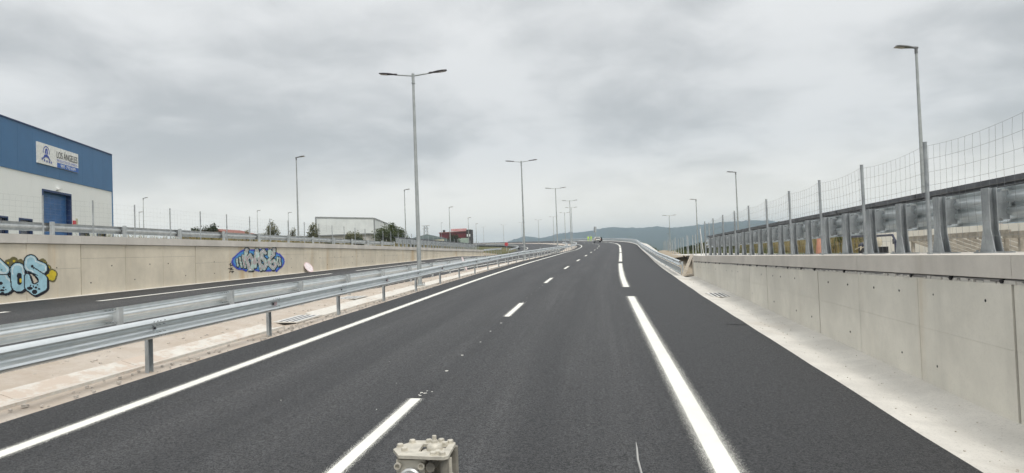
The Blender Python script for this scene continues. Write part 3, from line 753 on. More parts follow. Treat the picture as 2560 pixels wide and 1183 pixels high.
def BP(y, off, dz=0):
    p = P(y, off, dz); return p
ysR = [37.9 + 4.05 * i for i in range(62)]
rgl = guardrail('two-level galvanised guardrail with bottom skirt panel starting at the wall end', BP, lambda y: lerp_tab([(37, 6.72), (44, 6.72), (62, 6.5), (90, 6.35)], y), -1, ysR, .62, skirt=.24)
for i in (3, 5): 
    p = BP(ysR[i], 6.7); put('marker', MB().box((0, 0, 0), (.05, .16, .14)).mesh('marker', 'amber'), rgl, loc=(p.x - .06, p.y, p.z + .62))
# outer rail of the far carriageway after the wall
ysO = [150 + 4.05 * i for i in range(44)]
guardrail('distant guardrail on the outer edge of the curve beyond the graffiti wall', PL, lambda y: OUT_L(y) - .3, 1, ysO, .62, spacer=False, post=POST_S)
# short ramp rail by the brown bank
def RP(y, off, dz=0): return Vector((-18.95 - (y - 114) * .03 + off, y, lerp_tab([(110, 2.45), (150, 3.05)], y) + dz))
guardrail('short guardrail on the brown earth bank past the wall end', RP, lambda y: 0, 1, [115 + 4.05 * i for i in range(8)], .62, spacer=False)
mb = sheet(frange(113, 131, 2), [lambda y: Vector((-18.55, y, PL(y, OUT_L(y)).z - .05)), lambda y: Vector((-19.2, y, RP(y, 0).z - .25 + .1 * noise.noise(Vector((y, 0, 0))))), lambda y: Vector((-22, y, 2.9 + .2 * noise.noise(Vector((y * .6, 2, 0))))), lambda y: Vector((-27, y, 3.3))])
struct('earth_bank', mb, 'brown_earth')

# ---- left barrier and fence on the wall
lb = thing('guardrail', 'weathered guardrail mounted on top of the graffiti wall', 'guardrail', (-19.6, 15, 3.375))
k = 0; y = 7.45; HL = []
while y < 66: HL.append(y); y += 3.9
LPOST = MB().box((0, 0, .28), (.10, .13, .56)).box((.0, 0, .012), (.22, .22, .024)).mesh('post', 'galvanised_matt')
for i, y in enumerate(HL):
    a = Vector((-19.6, y, TL(y))); put('post', LPOST, lb, loc=a)
    if i + 1 < len(HL):
        b = Vector((-19.6, HL[i + 1], TL(HL[i + 1]))); M = axes(a, b, -1); M.translation += Vector((-.08, 0, .36)); put('rail', RAIL_M, lb, M=M)
def fence(label, posts, basef, topz, pr, wire, seedn, vstep, hs, sag=.0, mesh_top=None, group=None, x_lean=0):
    t = thing('wire_fence', label, 'fence', basef(posts[0]), group); rg = random.Random(seedn)
    for y in posts:
        b = Vector(basef(y)); z1 = topz(y); h = z1 - b.z
        put('post', MB().cyl((0, 0, -.02), (x_lean, 0, h), pr, 10).cyl((x_lean, 0, h), (x_lean, 0, h + .012), pr * 1.08, 10).mesh('post', 'parapet_steel', True), t, loc=b)
    for y0, y1 in zip(posts, posts[1:]):
        mb = MB(); b0 = Vector(basef(y0)); b1 = Vector(basef(y1)); X = b0.x - pr - .006
        zt = lambda y: topz(y0) + (topz(y1) - topz(y0)) * (y - y0) / (y1 - y0) - .06
        zb = lambda y: b0.z + (b1.z - b0.z) * (y - y0) / (y1 - y0) + .03
        w = lambda y: 4 * ((y - y0) * (y1 - y) / (y1 - y0) ** 2)
        nv = max(2, int((y1 - y0) / vstep)); vy = [y0 + (y1 - y0) * (i + .5) / nv + rg.uniform(-.02, .02) for i in range(nv)]
        bul = rg.uniform(-.04, .04)
        def pt(y, f, dy=0):
            z0 = zb(y); z1 = zt(y) - w(y) * sag * f
            return Vector((X + bul * w(y) * math.sin(f * 3) - .004, y + dy, z0 + (z1 - z0) * f))
        fs = [i / hs for i in range(hs + 1)]
        jy = [[rg.uniform(-.018, .018) for _ in fs] for _ in vy]
        for f in fs: mb.tube([pt(y, f) for y in [y0] + vy + [y1]], wire * 1.05, 4, 0, False)
        for y, jj in zip(vy, jy): mb.tube([pt(y, f, j) for f, j in zip(fs, jj)], wire, 4, 0, False)
        mb.build('wire_mesh', 'wire', t)
    return t
fence('sagging wire mesh fence on steel posts in front of the heavy barrier', [0.65 + 2.64 * i - 5.28 for i in range(16)], lambda y: (wallX(y) + .36, y, TR(y)), lambda y: 3.58 - .0072 * (y - 11), .028, .0017, 1, .175, 8, .06)
fence('wire mesh fence along the top of the graffiti wall', [2.65 + 2.405 * i for i in range(46)], lambda y: (-18.95, y, TL(y)), lambda y: 4.76 - max(0, y - 45) * .003, .026, .0012, 2, .22, 7)

# ---- heavy parapet on the right wall
hb = thing('parapet', 'heavy galvanised parapet with flared posts, thick beams and top rail painted shadow-dark', 'barrier', (5.35, 15, TR(15)))
def flpost():
    w = .095; pl = [(-.20, 0), (.20, 0), (.17, .06), (.115, .26), (w, .32), (w, .90), (-w, .90), (-w, .32), (-.115, .26), (-.17, .06)]
    mb = MB().prism(pl, lambda u, v: (.0, u, v), lambda u, v: (-.012, u, v)).prism(pl, lambda u, v: (.10, u, v), lambda u, v: (.088, u, v)).box((.044, 0, .45), (.086, .012, .9))
    mb.box((.07, 0, .008), (.30, .46, .016))
    for s in (-1, 1): mb.cyl((-.05, s * .19, .016), (-.05, s * .19, .045), .016, 6)
    return mb.mesh('post', 'parapet_steel')
FP = flpost(); SP2 = MB().box((.21, .085, .66), (.012, .15, .44)).box((.26, .03, .66), (.10, .012, .40)).box((.26, .14, .66), (.10, .012, .40)).box((.155, .05, .66), (.11, .10, .36)).mesh('spacer', 'parapet_steel')
TBM = beam_mesh('beam', TB, 4.45, 'galvanised')
TOPR = MB().box((0, 2.2, 0), (.10, 4.42, .075)).box((.06, 2.2, -.03), (.012, 4.42, .13)).mesh('top_rail', 'shaded_steel')  # whole rail takes the dark tone painted for its shadowed underside
pys = [10.35 + 1.45 * i - 14.5 for i in range(29)]
pys = [y for y in pys if -4.5 < y < 36.8]
hx_ = lambda y: wallX(y) + .74
for y in pys:
    put('post', FP, hb, loc=(hx_(y), y, TR(y))); put('spacer', SP2, hb, loc=(hx_(y), y, TR(y)))
for i in range(0, len(pys) - 1, 3):
    y = pys[i]; e = min(y + 4.35, pys[-1] + .2); a = Vector((hx_(y) + .27, y, TR(y) + .66)); b = Vector((hx_(e) + .27, e, TR(e) + .66))
    M = axes(a, b, 1); put('beam', TBM, hb, M=M)
    a = Vector((hx_(y) + .36, y, TR(y) + 1.02)); b = Vector((hx_(e) + .36, e, TR(e) + 1.02)); M = axes(a, b, 1); put('top_rail', TOPR, hb, M=M)
hb2 = thing('parapet', 'row of close-set grey parapet posts along the far end of the graffiti wall', 'barrier', (-19.5, 68, TL(68)))
pyl = [67.2 + 1.45 * i for i in range(31)]
for y in pyl:
    M = Matrix.Rotation(math.pi, 4, 'Z'); M.translation = Vector((-19.45, y, TL(y))); put('post', FP, hb2, M=M); put('spacer', SP2, hb2, M=M)
for i in range(0, len(pyl) - 1, 3):
    y = pyl[i]; e = min(y + 4.35, pyl[-1] + .2)
    a = Vector((-19.72, y, TL(y) + .66)); b = Vector((-19.72, e, TL(e) + .66)); put('beam', TBM, hb2, M=axes(a, b, -1))
    a = Vector((-19.81, y, TL(y) + 1.02)); b = Vector((-19.81, e, TL(e) + 1.02)); put('top_rail', TOPR, hb2, M=axes(a, b, -1))
# leaning brace at the wall end
br = thing('timber_brace', 'pale timber A-shaped brace leaning at the end of the concrete wall', 'brace', (4.86, 37.6, P(37.6, 7).z))
zb_ = P(37.7, 6.9).z - .05
MB().beam((4.46, 37.72, zb_), (4.97, 37.66, zb_ + 1.14), .10, .16).build('plank', 'pale_timber', br)
MB().beam((4.98, 37.50, zb_ + .0), (4.99, 37.46, zb_ + .9), .10, .10).build('plank', 'pale_timber', br)
MB().beam((4.50, 37.74, zb_ + .05), (4.96, 37.56, zb_ + .08), .08, .10).build('foot', 'pale_timber', br)
# white marker rods by the rail and parapet
for i, (x, y, z0, z1, dx) in enumerate([(5.35, 36.2, 1.72, 3.05, -.12), (5.6, 92, 1.9, 3.4, 0), (6.0, 104, 2.0, 3.5, 0)]):
    lab = ['thin white rod leaning against the end of the parapet', 'white marker post behind the two-level guardrail', 'white marker post behind the two-level guardrail'][i]
    t = thing('marker_rod', lab, 'rod', (x, y, z0), None if i == 0 else 'white rods behind the guardrail')
    z0b = z0 if i == 0 else min(z0, ground_z(x, y))
    MB().cyl((x, y, z0b), (x + dx, y, z1), .022, 8).build('shaft', 'rod_white', t); MB().cyl((x + dx, y, z1), (x + dx, y, z1 + .05), .03, 8).build('cap', 'rod_white', t)
# bare fence posts on the slope below the curve
rg = random.Random(21)
for i in range(26):
    y = 40 + i * 2.6; x = 6.3 + i * .10 + rg.uniform(-.06, .06)
    if i > 18: x += (i - 18) * .3
    z0 = max(1.5, ground_z(x, y)); h = 1.6 + rg.uniform(-.05, .12)
    if i in (0, 1, 2): h += .35
    t = thing('fence_post', 'bare steel fence post without mesh on the slope past the wall end', 'post', (x, y, z0), 'bare fence posts on the right slope')
    MB().cyl((x, y, z0 - 1.0), (x + rg.uniform(-.04, .04), y, z0 + h), .028, 8).build('pole', 'galvanised_matt', t); 
    MB().cyl((x, y, z0 - .02), (x, y, z0 + .05), .10, 8).build('footing', 'gutter_concrete', t)

# ================================================================ lamp posts
def head_mesh(L, mats):
    mb = MB()
    secs = [(0, .05, .05), (.10, .06, .055), (.16, .05, .045), (.26, .10, .05), (.40, .15, .055), (.62, .16, .045), (L, .11, .018)]
    n = 8
    for (x, w, h) in secs:
        for k in range(n):
            a = 2 * math.pi * (k + .5) / n; mb.v.append((x, w * math.cos(a), h * math.sin(a) * (1 if math.sin(a) > 0 else .55)))
    for i in range(len(secs) - 1):
        for k in range(n): a = i * n + k; b = i * n + (k + 1) % n; mb.f.append((a, b, b + n, a + n)); mb.mi.append(0)
    mb.f.append(tuple(range(n))); mb.mi.append(0); mb.f.append(tuple((len(secs) - 1) * n + k for k in range(n))); mb.mi.append(0)
    return mb.mesh('lamp_head', mats, True)
HEAD = head_mesh(.80, 'lamp_head_dark'); LENS = MB().box((.60, 0, -.030), (.30, .20, .012)).mesh('lens', 'lamp_lens')
HEAD_G = head_mesh(.72, 'lamp_head_grey')
def double_lamp_proto(h=9.25):
    t = thing('street_lamp', 'x', 'street lamp')
    MB().tube([(0, 0, .02), (0, 0, 2.5), (0, 0, h - .3)], [.10, .085, .052], 14).build('pole', 'lamp_steel', t, True)
    MB().cyl((0, 0, h - .42), (0, 0, h), .062, 12).cyl((0, 0, h - .44), (0, 0, h - .40), .08, 12).build('collar', 'lamp_steel', t, True)
    bp = MB().box((0, 0, .012), (.42, .42, .024)).build('base_plate', 'galvanised', t)
    MB().box((0, 0, -.10), (.75, .75, .16)).build('footing', 'gutter_concrete', t)
    for a in (-1, 1):
        for b in (-1, 1): MB().cyl((a * .16, b * .16, .02), (a * .16, b * .16, .13), .014, 6).build('anchor_bolt', 'bolt_dark', t)
    MB().box((.0, -.105, .8), (.09, .012, .32)).build('hatch', 'lamp_steel', t)
    for s in (-1, 1):
        ar = MB().cyl((0, 0, h - .10), (s * .72, 0, h - .10 + .085), .03, 10).build('arm', 'lamp_steel', t, True)
        M = Matrix.Translation((s * .70, 0, h - .10 + .083)) @ Matrix.Rotation(0 if s > 0 else math.pi, 4, 'Z') @ Matrix.Rotation(-R(7), 4, 'Y')
        hd_ = put('lamp_head', HEAD, t, M=M); ln = bpy.data.objects.new('lens', LENS); col.objects.link(ln); ln.parent = hd_
    return t
proto = double_lamp_proto(); lamps_y = [29.5 + 35.0 * k for k in range(12)]
for k, y in enumerate(lamps_y):
    o = proto if k == 0 else copy_tree(proto)
    off = -5.30 if y < 250 else -5.5; p = MP(y, off); h = math.atan(hd(y)); o.location = (p.x, p.y, p.z + .03); o.rotation_euler.z = -h + R(4)
    tag(o, 'double-arm grey lamp post on bolted plate, rising between the guardrails beside the leaning round sign' if k == 0 else 'double-arm grey lamp post in the median between the two guardrails', None, 'double-arm lamp posts down the median')
def single_proto(h=7.0):
    t = thing('street_lamp', 'x', 'street lamp')
    MB().tube([(0, 0, -.2), (0, 0, h * .4), (0, 0, h)], [.075, .062, .04], 12).build('pole', 'lamp_steel', t, True)
    MB().cyl((0, 0, h - .12), (0, 0, h + .06), .05, 10).build('collar', 'lamp_head_grey', t, True)
    M = Matrix.Translation((-.06, 0, h + .07)) @ Matrix.Rotation(-R(9), 4, 'Y'); hd_ = put('lamp_head', HEAD_G, t, M=M)
    ln = bpy.data.objects.new('lens', LENS); col.objects.link(ln); ln.parent = hd_
    MB().box((.0, 0, -.1), (.5, .5, .2)).build('footing', 'gutter_concrete', t)
    return t
sp_ = single_proto(); first = True
def single(x, y, ztop, rz, label, group):
    global first
    o = sp_ if first else copy_tree(sp_); first = False
    z0 = ground_z(x, y); s = max(.6, (ztop - z0) / 7.05); o.location = (x, y, z0); o.scale = (1, 1, s); o.rotation_euler.z = rz; tag(o, label, None, group)
for x, y, zt in ((11.0, 24.95, 8.6), (11.0, 56.1, 7.93), (11, 78.3, 7.46)):
    single(x, y, zt, math.pi, {24.95: 'single-head grey lamp post behind the parapet beside the timber lattice panels', 56.1: 'single-head grey lamp post behind the parapet next to the young tree', 78.3: 'single-head grey lamp post among green shrubs past the parapet end'}[y], 'single lamp posts behind the parapet')
for x, y, zt in ((-23, 51.7, 10.3), (-23, 82.4, 10.5), (-23.5, 110.5, 10.2), (-27, 146, 10.4), (-33, 190, 11.2), (-69.5, 100, 12.98), (-91.3, 130, 13.46), (-66.2, 130, 12.67), (-59.8, 130, 12.0), (-58.6, 260, 15.4)):
    near = x == -23 or x == -23.5
    single(x, y, zt, 0 if near else R(20), {51.7: 'single-head grey lamp post behind the graffiti wall near the olive saplings', 82.4: 'single-head grey lamp post beside the big willowy bush', 110.5: 'single-head grey lamp post behind the close-set posts, before the red workshop'}[y] if near else 'far thin lamp post among the industrial buildings', 'single lamp posts behind the graffiti wall' if near else 'far lamp posts on the industrial estate')
# far double lamps right of the road
for i, (x, y, h) in enumerate(((15.4, 150, 9.0), (22, 215, 9.2), (26, 260, 8.8), (14, 300, 9))):
    o = copy_tree(proto); o.location = (x, y, ground_z(x, y) - (.3 if i else .6)); o.rotation_euler.z = R(8) if i == 0 else R(70); o.scale = (1, 1, h / 9.25 * (1.0 if i == 0 else .9))
    tag(o, 'far double-arm lamp post standing on low ground outside the curve', None, 'far lamp posts outside the curve')

# ================================================================ leaning round signs
def round_sign(label, center, nrm, rs_):
    t = thing('road_sign', label, 'road sign', center); q = Vector(nrm).to_track_quat('Z', 'Y').to_matrix().to_4x4(); q.translation = Vector(center)
    q = q @ Matrix.Scale(rs_ / .3, 4)
    put('plate', MB().lathe([(.30, -.012), (.30, .0)], (0, 0, 0), 28).mesh('plate', 'sign_white'), t, M=q)
    rim = MB(); n = 28
    for r in (.30, .255):
        for k in range(n): a = 2 * math.pi * k / n; rim.v.append((r * math.cos(a), r * math.sin(a), .003))
    for k in range(n): rim.f.append((k, (k + 1) % n, n + (k + 1) % n, n + k)); rim.mi.append(0)
    put('rim', rim.mesh('rim', 'sign_back'), t, M=q)
    put('backing', MB().box((0, .10, -.028), (.34, .035, .03)).box((0, -.10, -.028), (.34, .035, .03)).mesh('backing', 'galvanised_matt'), t, M=q)
z0 = PL(42.4, OUT_L(42) + .3).z
round_sign('pale round sign leaning against the stained concrete wall', (-18.30, 42.55, z0 + .33), (.80, -.22, .50), .37)
p = MP(43.2, -6.35); round_sign('faded pink round sign propped against the back of the median guardrail', (p.x + .12, p.y, p.z + .50), (.95, .04, .30), .47)
# ================================================================ marking machine in front of the operator
mm = thing('marking_machine', 'dusty cream metal valve block of a line-marking machine with hex bolts', 'machine', (-.47, 1.8, 0))
plate = [(-.5556, 1.8005), (-.5244, 1.7419), (-.4050, 1.7273), (-.394, 1.7385), (-.4, 1.8606), (-.4060, 1.8690), (-.4478, 1.8814), (-.5166, 1.8866), (-.5438, 1.8427)]
cut = [(-.4821, 1.7785), (-.4036 - .012, 1.7720), (-.4097 - .006, 1.8446), (-.4864, 1.8494)]
bm = bmesh.new()
vo_ = [bm.verts.new((x, y, 1.6)) for x, y in plate]; vi_ = [bm.verts.new((x, y, 1.6)) for x, y in cut]
eo = [bm.edges.new((vo_[i], vo_[(i + 1) % len(vo_)])) for i in range(len(vo_))]; ei = [bm.edges.new((vi_[i], vi_[(i + 1) % 4])) for i in range(4)]
bmesh.ops.triangle_fill(bm, use_beauty=True, edges=eo + ei)
ext = bmesh.ops.extrude_face_region(bm, geom=bm.faces[:]); bmesh.ops.translate(bm, verts=[e for e in ext['geom'] if isinstance(e, bmesh.types.BMVert)], vec=(0, 0, -.008))
bmesh.ops.recalc_face_normals(bm, faces=bm.faces[:])
me = bpy.data.meshes.new('top_plate'); bm.to_mesh(me); bm.free(); me.materials.append(MATS['machine_cream']); put('top_plate', me, mm)
HEX = MB().lathe([(.0085, 0), (.0085, .007), (.0075, .0085)], (0, 0, 0), 6).lathe([(.010, -.001), (.010, .001)], (0, 0, 0), 12).mesh('bolt', 'machine_cream')
for i, (x, y, z, rz) in enumerate([(-.5430, 1.8230, 1.600, .2), (-.5205, 1.8640, 1.600, .5), (-.5215, 1.7880, 1.600, .1), (-.4420, 1.8720, 1.6, .3), (-.4145, 1.8600, 1.6, .4), (-.4350, 1.7480, 1.6, .0), (-.4110, 1.7470, 1.6, .25), (-.4250, 1.757, 1.601, .2), (-.4745, 1.8660, 1.6, .2)]):
    put('bolt', HEX, mm, loc=(x, y, z), rot=(0, 0, rz))
MB().lathe([(.036, 0), (.036, .004), (.034, .006)], (-.447, 1.812, 1.586), 24).build('cap_plate', 'machine_cream', mm, True)
MB().box((-.446, 1.812, 1.582), (.066, .066, .012)).build('valve_body', 'machine_cream', mm)
MB().lathe([(.021, 0), (.021, .006), (.018, .013), (.011, .018), (.009, .018)], (-.4500, 1.826, 1.592), 20).build('dome', 'machine_cream', mm, True)
MB().lathe([(.0095, 0), (.0095, .006), (.0085, .007)], (-.4500, 1.826, 1.610), 6).lathe([(.006, .007), (.006, .018), (.005, .019)], (-.4500, 1.826, 1.610), 12).build('nut', 'machine_cream', mm)
MB().lathe([(.008, 0), (.008, .005)], (-.427, 1.852, 1.6), 14).build('plug', 'machine_cream', mm)
for x, y in ((-.536, 1.805), (-.408, 1.752), (-.405, 1.856), (-.52, 1.873)):
    MB().cyl((x, y, 1.592), (x, y, .62), .012, 12).build('column', 'machine_grey', mm, True)
MB().box((-.497, 1.784, 1.515), (.075, .06, .14)).build('pump_block', 'machine_cream', mm)
for s, x in ((0, -.528), (1, -.466)):
    sc = MB().lathe([(.009, 0), (.009, .012), (.006, .012), (.006, .006)], (0, 0, 0), 14).mesh('screw', 'machine_cream', True); put('screw', sc, mm, M=Matrix.Translation((x, 1.752, 1.572)) @ Matrix.Rotation(R(90), 4, 'X'))
cp = MB().lathe([(.030, 0), (.030, .010), (.026, .014)], (0, 0, 0), 28).mesh('end_cap', 'machine_bright', True); put('end_cap', cp, mm, M=Matrix.Translation((-.496, 1.752, 1.537)) @ Matrix.Rotation(R(90), 4, 'X'))
MB().beam((-.515, 1.736, 1.550), (-.478, 1.736, 1.532), .006, .004).build('slot', 'machine_grey', mm)
MB().cyl((-.443, 1.795, 1.568), (-.443, 1.745, 1.568), .0125, 8).build('fitting', 'machine_grey', mm)
MB().box((-.447, 1.85, 1.46), (.10, .02, .25)).build('back_panel', 'machine_grey', mm)
MB().cyl((-.400, 1.775, 1.585), (-.400, 1.775, 1.50), .007, 10).cyl((-.400, 1.775, 1.545), (-.400, 1.775, 1.53), .010, 10).build('valve_stem', 'machine_cream', mm, True)
MB().box((-.47, 1.805, .58), (.30, .26, .08)).box((-.1, 1.9, .50), (1.2, .08, .08)).box((-.47, .6, .50), (.08, 2.5, .08)).box((.2, .6, .50), (.08, 2.5, .08)).build('chassis', 'machine_grey', mm)
for x in (-.47, .2):
    for y in (-.4, 1.6):
        gz = P(y, x - D(y)).z
        w = MB().cyl((x - .14, y, gz + .2), (x - .05, y, gz + .2), .2, 20).build('wheel', 'rubber', mm, True); MB().cyl((x - .15, y, gz + .2), (x - .04, y, gz + .2), .09, 12).build('hub', 'machine_grey', w, True)
        MB().cyl((x - .2, y, gz + .2), (x + .02, y, gz + .2), .025, 8).box((x, y, (gz + .2 + .5) / 2), (.05, .05, .5 - gz - .1)).build('fork', 'machine_grey', mm)
MB().tube([(.16, 1.92, .52), (.16, 2.45, .62), (.150, 2.52, 1.05), (.128, 2.51, 1.29), (.123, 2.5, 1.32), (.113, 2.5, 1.366), (.111, 2.5, 1.407), (.109, 2.5, 1.428)], [.006, .006, .0052, .0040, .0038, .0034, .003, .0006], 8).build('guide_rod', 'rod_white', mm, True)

# ================================================================ blue and white warehouse
wh = thing('warehouse', 'white warehouse with deep blue upper band and blue roller door', 'building', (-44.86, 60, 3.05))
C0 = Vector((-44.86, 60, 0)); T0 = Vector((.26930, -.96306, 0)); N0 = Vector((.96306, .26930, 0))   # along facade towards the camera, outward
def F(s, z, d=0): q = C0 + T0 * s + N0 * d; return Vector((q.x, q.y, z))
def fbox(name, s0, s1, z0, z1, d0, d1, mat, parent, m=None):
    return MB().hexa([F(s0, z0, d1), F(s1, z0, d1), F(s1, z0, d0), F(s0, z0, d0), F(s0, z1, d1), F(s1, z1, d1), F(s1, z1, d0), F(s0, z1, d0)][::1]).build(name, mat, parent)
LEN = 34
# wall cladding: vertical sheets, each its own panel, set round the openings
door = (8.06, 12.65, 3.05, 8.44); wins = [(1.5, 3.36, 3.9, 5.52), (4.9, 6.72, 3.9, 5.46), (14.12, 15.9, 4.35, 6.05), (17.3, 19.1, 4.35, 6.06), (20.6, 22.4, 4.35, 6.06)]
cuts = sorted(set([0, LEN, door[0], door[1]] + [w[0] for w in wins] + [w[1] for w in wins] + [7.2, 25, 28, 31]))
for s0, s1 in zip(cuts, cuts[1:]):
    sm = (s0 + s1) / 2; op = [o for o in [door] + wins if o[0] - .01 < sm < o[1] + .01]
    spans = [(3.0, 9.42)] if not op else ([(3.0, op[0][2]), (op[0][3], 9.42)] if op[0] is not door else [(op[0][3], 9.42)])
    for a, b in spans: fbox('wall', s0 + .004, s1 - .004, a, b, -.25, 0, 'facade_white', wh)
for s0, s1 in zip(frange(0, LEN, 2.0), frange(0, LEN, 2.0)[1:]):
    fbox('blue_panel', s0 + .006, s1 - .006, 9.42, 12.86, -.22, .05, 'facade_blue', wh)
fbox('parapet_cap', -.05, LEN, 12.86, 12.96, -.35, .10, 'trim_blue', wh)
fbox('corner_trim', -.12, .0, 3.0, 12.86, -.25, .06, 'facade_blue', wh)
MB().hexa([F(-.02, 3, -.75), F(LEN, 3, -.75), F(LEN, 3, -30), F(-.02, 3, -30), F(-.02, 12.5, -.75), F(LEN, 12.5, -.75), F(LEN, 12.5, -30), F(-.02, 12.5, -30)]).build('hall', 'facade_white', wh)
dr = fbox('roller_door', door[0], door[1], 3.05, door[3], -.42, -.35, 'door_blue', wh)
for i in range(24):
    z = 3.08 + i * .222; fbox('slat', door[0], door[1], z, z + .19, -.35, -.315, 'door_blue', dr)
fbox('door_frame', door[0], door[0] + .12, 3.05, door[3], -.5, .06, 'trim_blue', wh); fbox('door_frame', door[1] - .12, door[1], 3.05, door[3], -.5, .06, 'trim_blue', wh); fbox('door_frame', door[0] + .12, door[1] - .12, door[3] - .16, door[3], -.5, .06, 'trim_blue', wh)
for w in wins:
    wf = fbox('window', w[0] + .01, w[1] - .01, w[2], w[3], -.2, -.14, 'window_glass', wh)
    fbox('frame', w[0], w[0] + .09, w[2], w[3], -.14, .04, 'trim_blue', wf); fbox('frame', w[1] - .09, w[1], w[2], w[3], -.14, .04, 'trim_blue', wf)
    fbox('frame', w[0] + .09, w[1] - .09, w[3] - .12, w[3], -.14, .04, 'trim_blue', wf); fbox('sill', w[0] - .05, w[1] + .05, w[2] - .06, w[2] + .02, -.14, .09, 'metal_trim', wf)
fbox('door_lamp', 10.1, 10.5, 8.58, 8.72, 0, .3, 'paper_white', wh)
fbox('alarm_box', 7.46, 7.8, 5.7, 6.3, 0, .12, 'sign_red', wh); fbox('notice', 6.95, 7.3, 6.0, 6.5, 0, .02, 'clad_cream', wh); fbox('camera_arm', -.35, -.12, 7.2, 7.3, -.1, .0, 'paper_white', wh)
# sign on the band
sg = thing('sign_board', 'white company sign reading LOS ÁNGELES on the blue band', 'sign', tuple(F(10.2, 10.3, .06)))
fbox('board', 6.95, 13.5, 10.32, 11.9, .052, .14, 'sign_board', sg); fbox('number_band', 6.96, 10.55, 10.33, 10.72, .141, .147, 'sign_blue', sg)
def ftext(txt, s_left, z, height, width, mat, parent, d=.150, name='lettering'):
    me = text_mesh(txt, 1); xs = [v.co.x for v in me.vertices]; ysx = [v.co.y for v in me.vertices]; w = max(xs) - min(xs); h = max(ysx) - min(ysx)
    for v in me.vertices:
        s = s_left - (v.co.x - min(xs)) / w * width; zz_ = z + (v.co.y - min(ysx)) / h * height; q = F(s, zz_, d + v.co.z); v.co = q
    me.materials.clear(); me.materials.append(MATS[mat]); return put(name, me, parent)
ftext('LOS ÁNGELES', 10.6, 11.08, .66, 3.45, 'text_dark', sg)
ftext('PRODUCTOS DE LIMPIEZA', 10.55, 10.80, .19, 3.4, 'text_pale_blue', sg)
ftext('985 793 699', 10.0, 10.40, .25, 2.5, 'paper_white', sg, .152)
em = MB()
def fpoly(pts, m, d): em.add([F(s, z, d) for s, z in pts], [tuple(range(len(pts)))], m)
for k in range(20):
    a0 = R(-10) + R(200) * k / 20; a1 = R(-10) + R(200) * (k + 1) / 20; c = (12.2, 11.25)
    fpoly([(c[0] - .50 * math.cos(a), c[1] + .50 * math.sin(a)) for a in (a0, a1)] + [(c[0] - .42 * math.cos(a), c[1] + .42 * math.sin(a)) for a in (a1, a0)], 0, .150)
fpoly([(12.2 - .16 * math.cos(R(36 * k)), 11.32 + .20 * math.sin(R(36 * k))) for k in range(10)], 1, .151)
fpoly([(12.45, 11.15), (12.35, 11.5), (12.2, 11.58), (12.02, 11.5), (11.95, 11.1), (12.08, 11.15), (12.1, 11.4), (12.28, 11.4), (12.3, 11.15)], 0, .154)
fpoly([(12.75, 10.75), (12.5, 11.05), (12.2, 11.12), (11.9, 11.02), (11.6, 10.72), (11.75, 10.7), (11.95, 10.85), (12.2, 10.9), (12.45, 10.85), (12.6, 10.7)], 0, .157)
for s, z in ((12.85, 10.7), (12.5, 10.62), (12.15, 10.58), (11.8, 10.58), (11.5, 10.58)):
    fpoly([(s - .09 * math.cos(R(45 * k)), z + .10 * math.sin(R(45 * k))) for k in range(8)], 0, .160)
em.build('emblem', ['text_blue', 'text_pale_blue'], sg)

# ================================================================ other buildings of the estate
def block(name, label, cat, foot, z0, z1, mat, trim=None, extra=None, th=.25):
    c = Vector((sum(p[0] for p in foot) / len(foot), sum(p[1] for p in foot) / len(foot), z0)); t = thing(name, label, cat, tuple(c))
    n = len(foot)
    for i in range(n):
        a = Vector((*foot[i], 0)); b = Vector((*foot[(i + 1) % n], 0)); d = (b - a).normalized(); L = (b - a).length; k = max(1, int(L / 3.0)); nin = Vector((-d.y, d.x, 0))
        for j in range(k):
            p = a + d * (L * j / k + .012); q = a + d * (L * (j + 1) / k - .012)
            MB().hexa([(*p.xy, z0), (*q.xy, z0), (*(q + nin * th).xy, z0), (*(p + nin * th).xy, z0), (*p.xy, z1), (*q.xy, z1), (*(q + nin * th).xy, z1), (*(p + nin * th).xy, z1)]).build('wall_panel', mat, t)
        if trim:
            o = d * -.08; e = d * .08; ou = -nin * .09
            MB().hexa([(*(a + o + ou).xy, z1), (*(b + e + ou).xy, z1), (*(b + e + nin * .3).xy, z1), (*(a + o + nin * .3).xy, z1), (*(a + o + ou).xy, z1 + .28), (*(b + e + ou).xy, z1 + .28), (*(b + e + nin * .3).xy, z1 + .28), (*(a + o + nin * .3).xy, z1 + .28)]).build('cornice', trim, t)
            MB().box((a.x, a.y, (z0 + z1) / 2), (.35, .35, z1 - z0)).build('downpipe', trim, t)
    MB().prism([p for p in foot], lambda u, v: (u, v, z1 - .25), lambda u, v: (u, v, z1 - .15)).build('roof', 'roof_grey', t)
    return t
block('warehouse', 'plain white metal warehouse with grey trim behind the trees', 'building', [(-75, 180), (-63.7, 195), (-71.1, 235), (-86, 220)], 3.2, 14.2, 'metal_white', 'metal_trim')
gg = block('warehouse', 'low grey-green shed with shallow gable and cream lower wall', 'building', [(-71.5, 258), (-57.6, 262), (-62, 290), (-76, 286)], 5.3, 9.6, 'clad_greygreen')
MB().prism([(-71.6, 9.6), (-64.3, 11.4), (-57.5, 9.7)], lambda u, v: (u, 257.9 + (u + 71.6) * .285, v), lambda u, v: (u - 4.4, 286 + (u + 71.6) * .285, v)).build('gable_roof', 'clad_greygreen', gg)
MB().beam((-71.0, 257.4, 7.9), (-58, 261.2, 8.9), .3, .9).build('cream_band', 'clad_cream', gg)
rb = block('workshop', 'dark red workshop with brick tower and red roof sign', 'building', [(-66, 289), (-54.2, 290), (-55, 305), (-67, 304)], 6.0, 12.9, 'clad_red', None)
MB().beam((-66.2, 288.7, 12.7), (-54.2, 289.7, 13.1), .3, .4).build('fascia', 'tile_red', rb)
MB().box((-53.2, 290.0, 9.8), (2.0, 5, 7.6)).build('tower', 'brick_dark', rb)
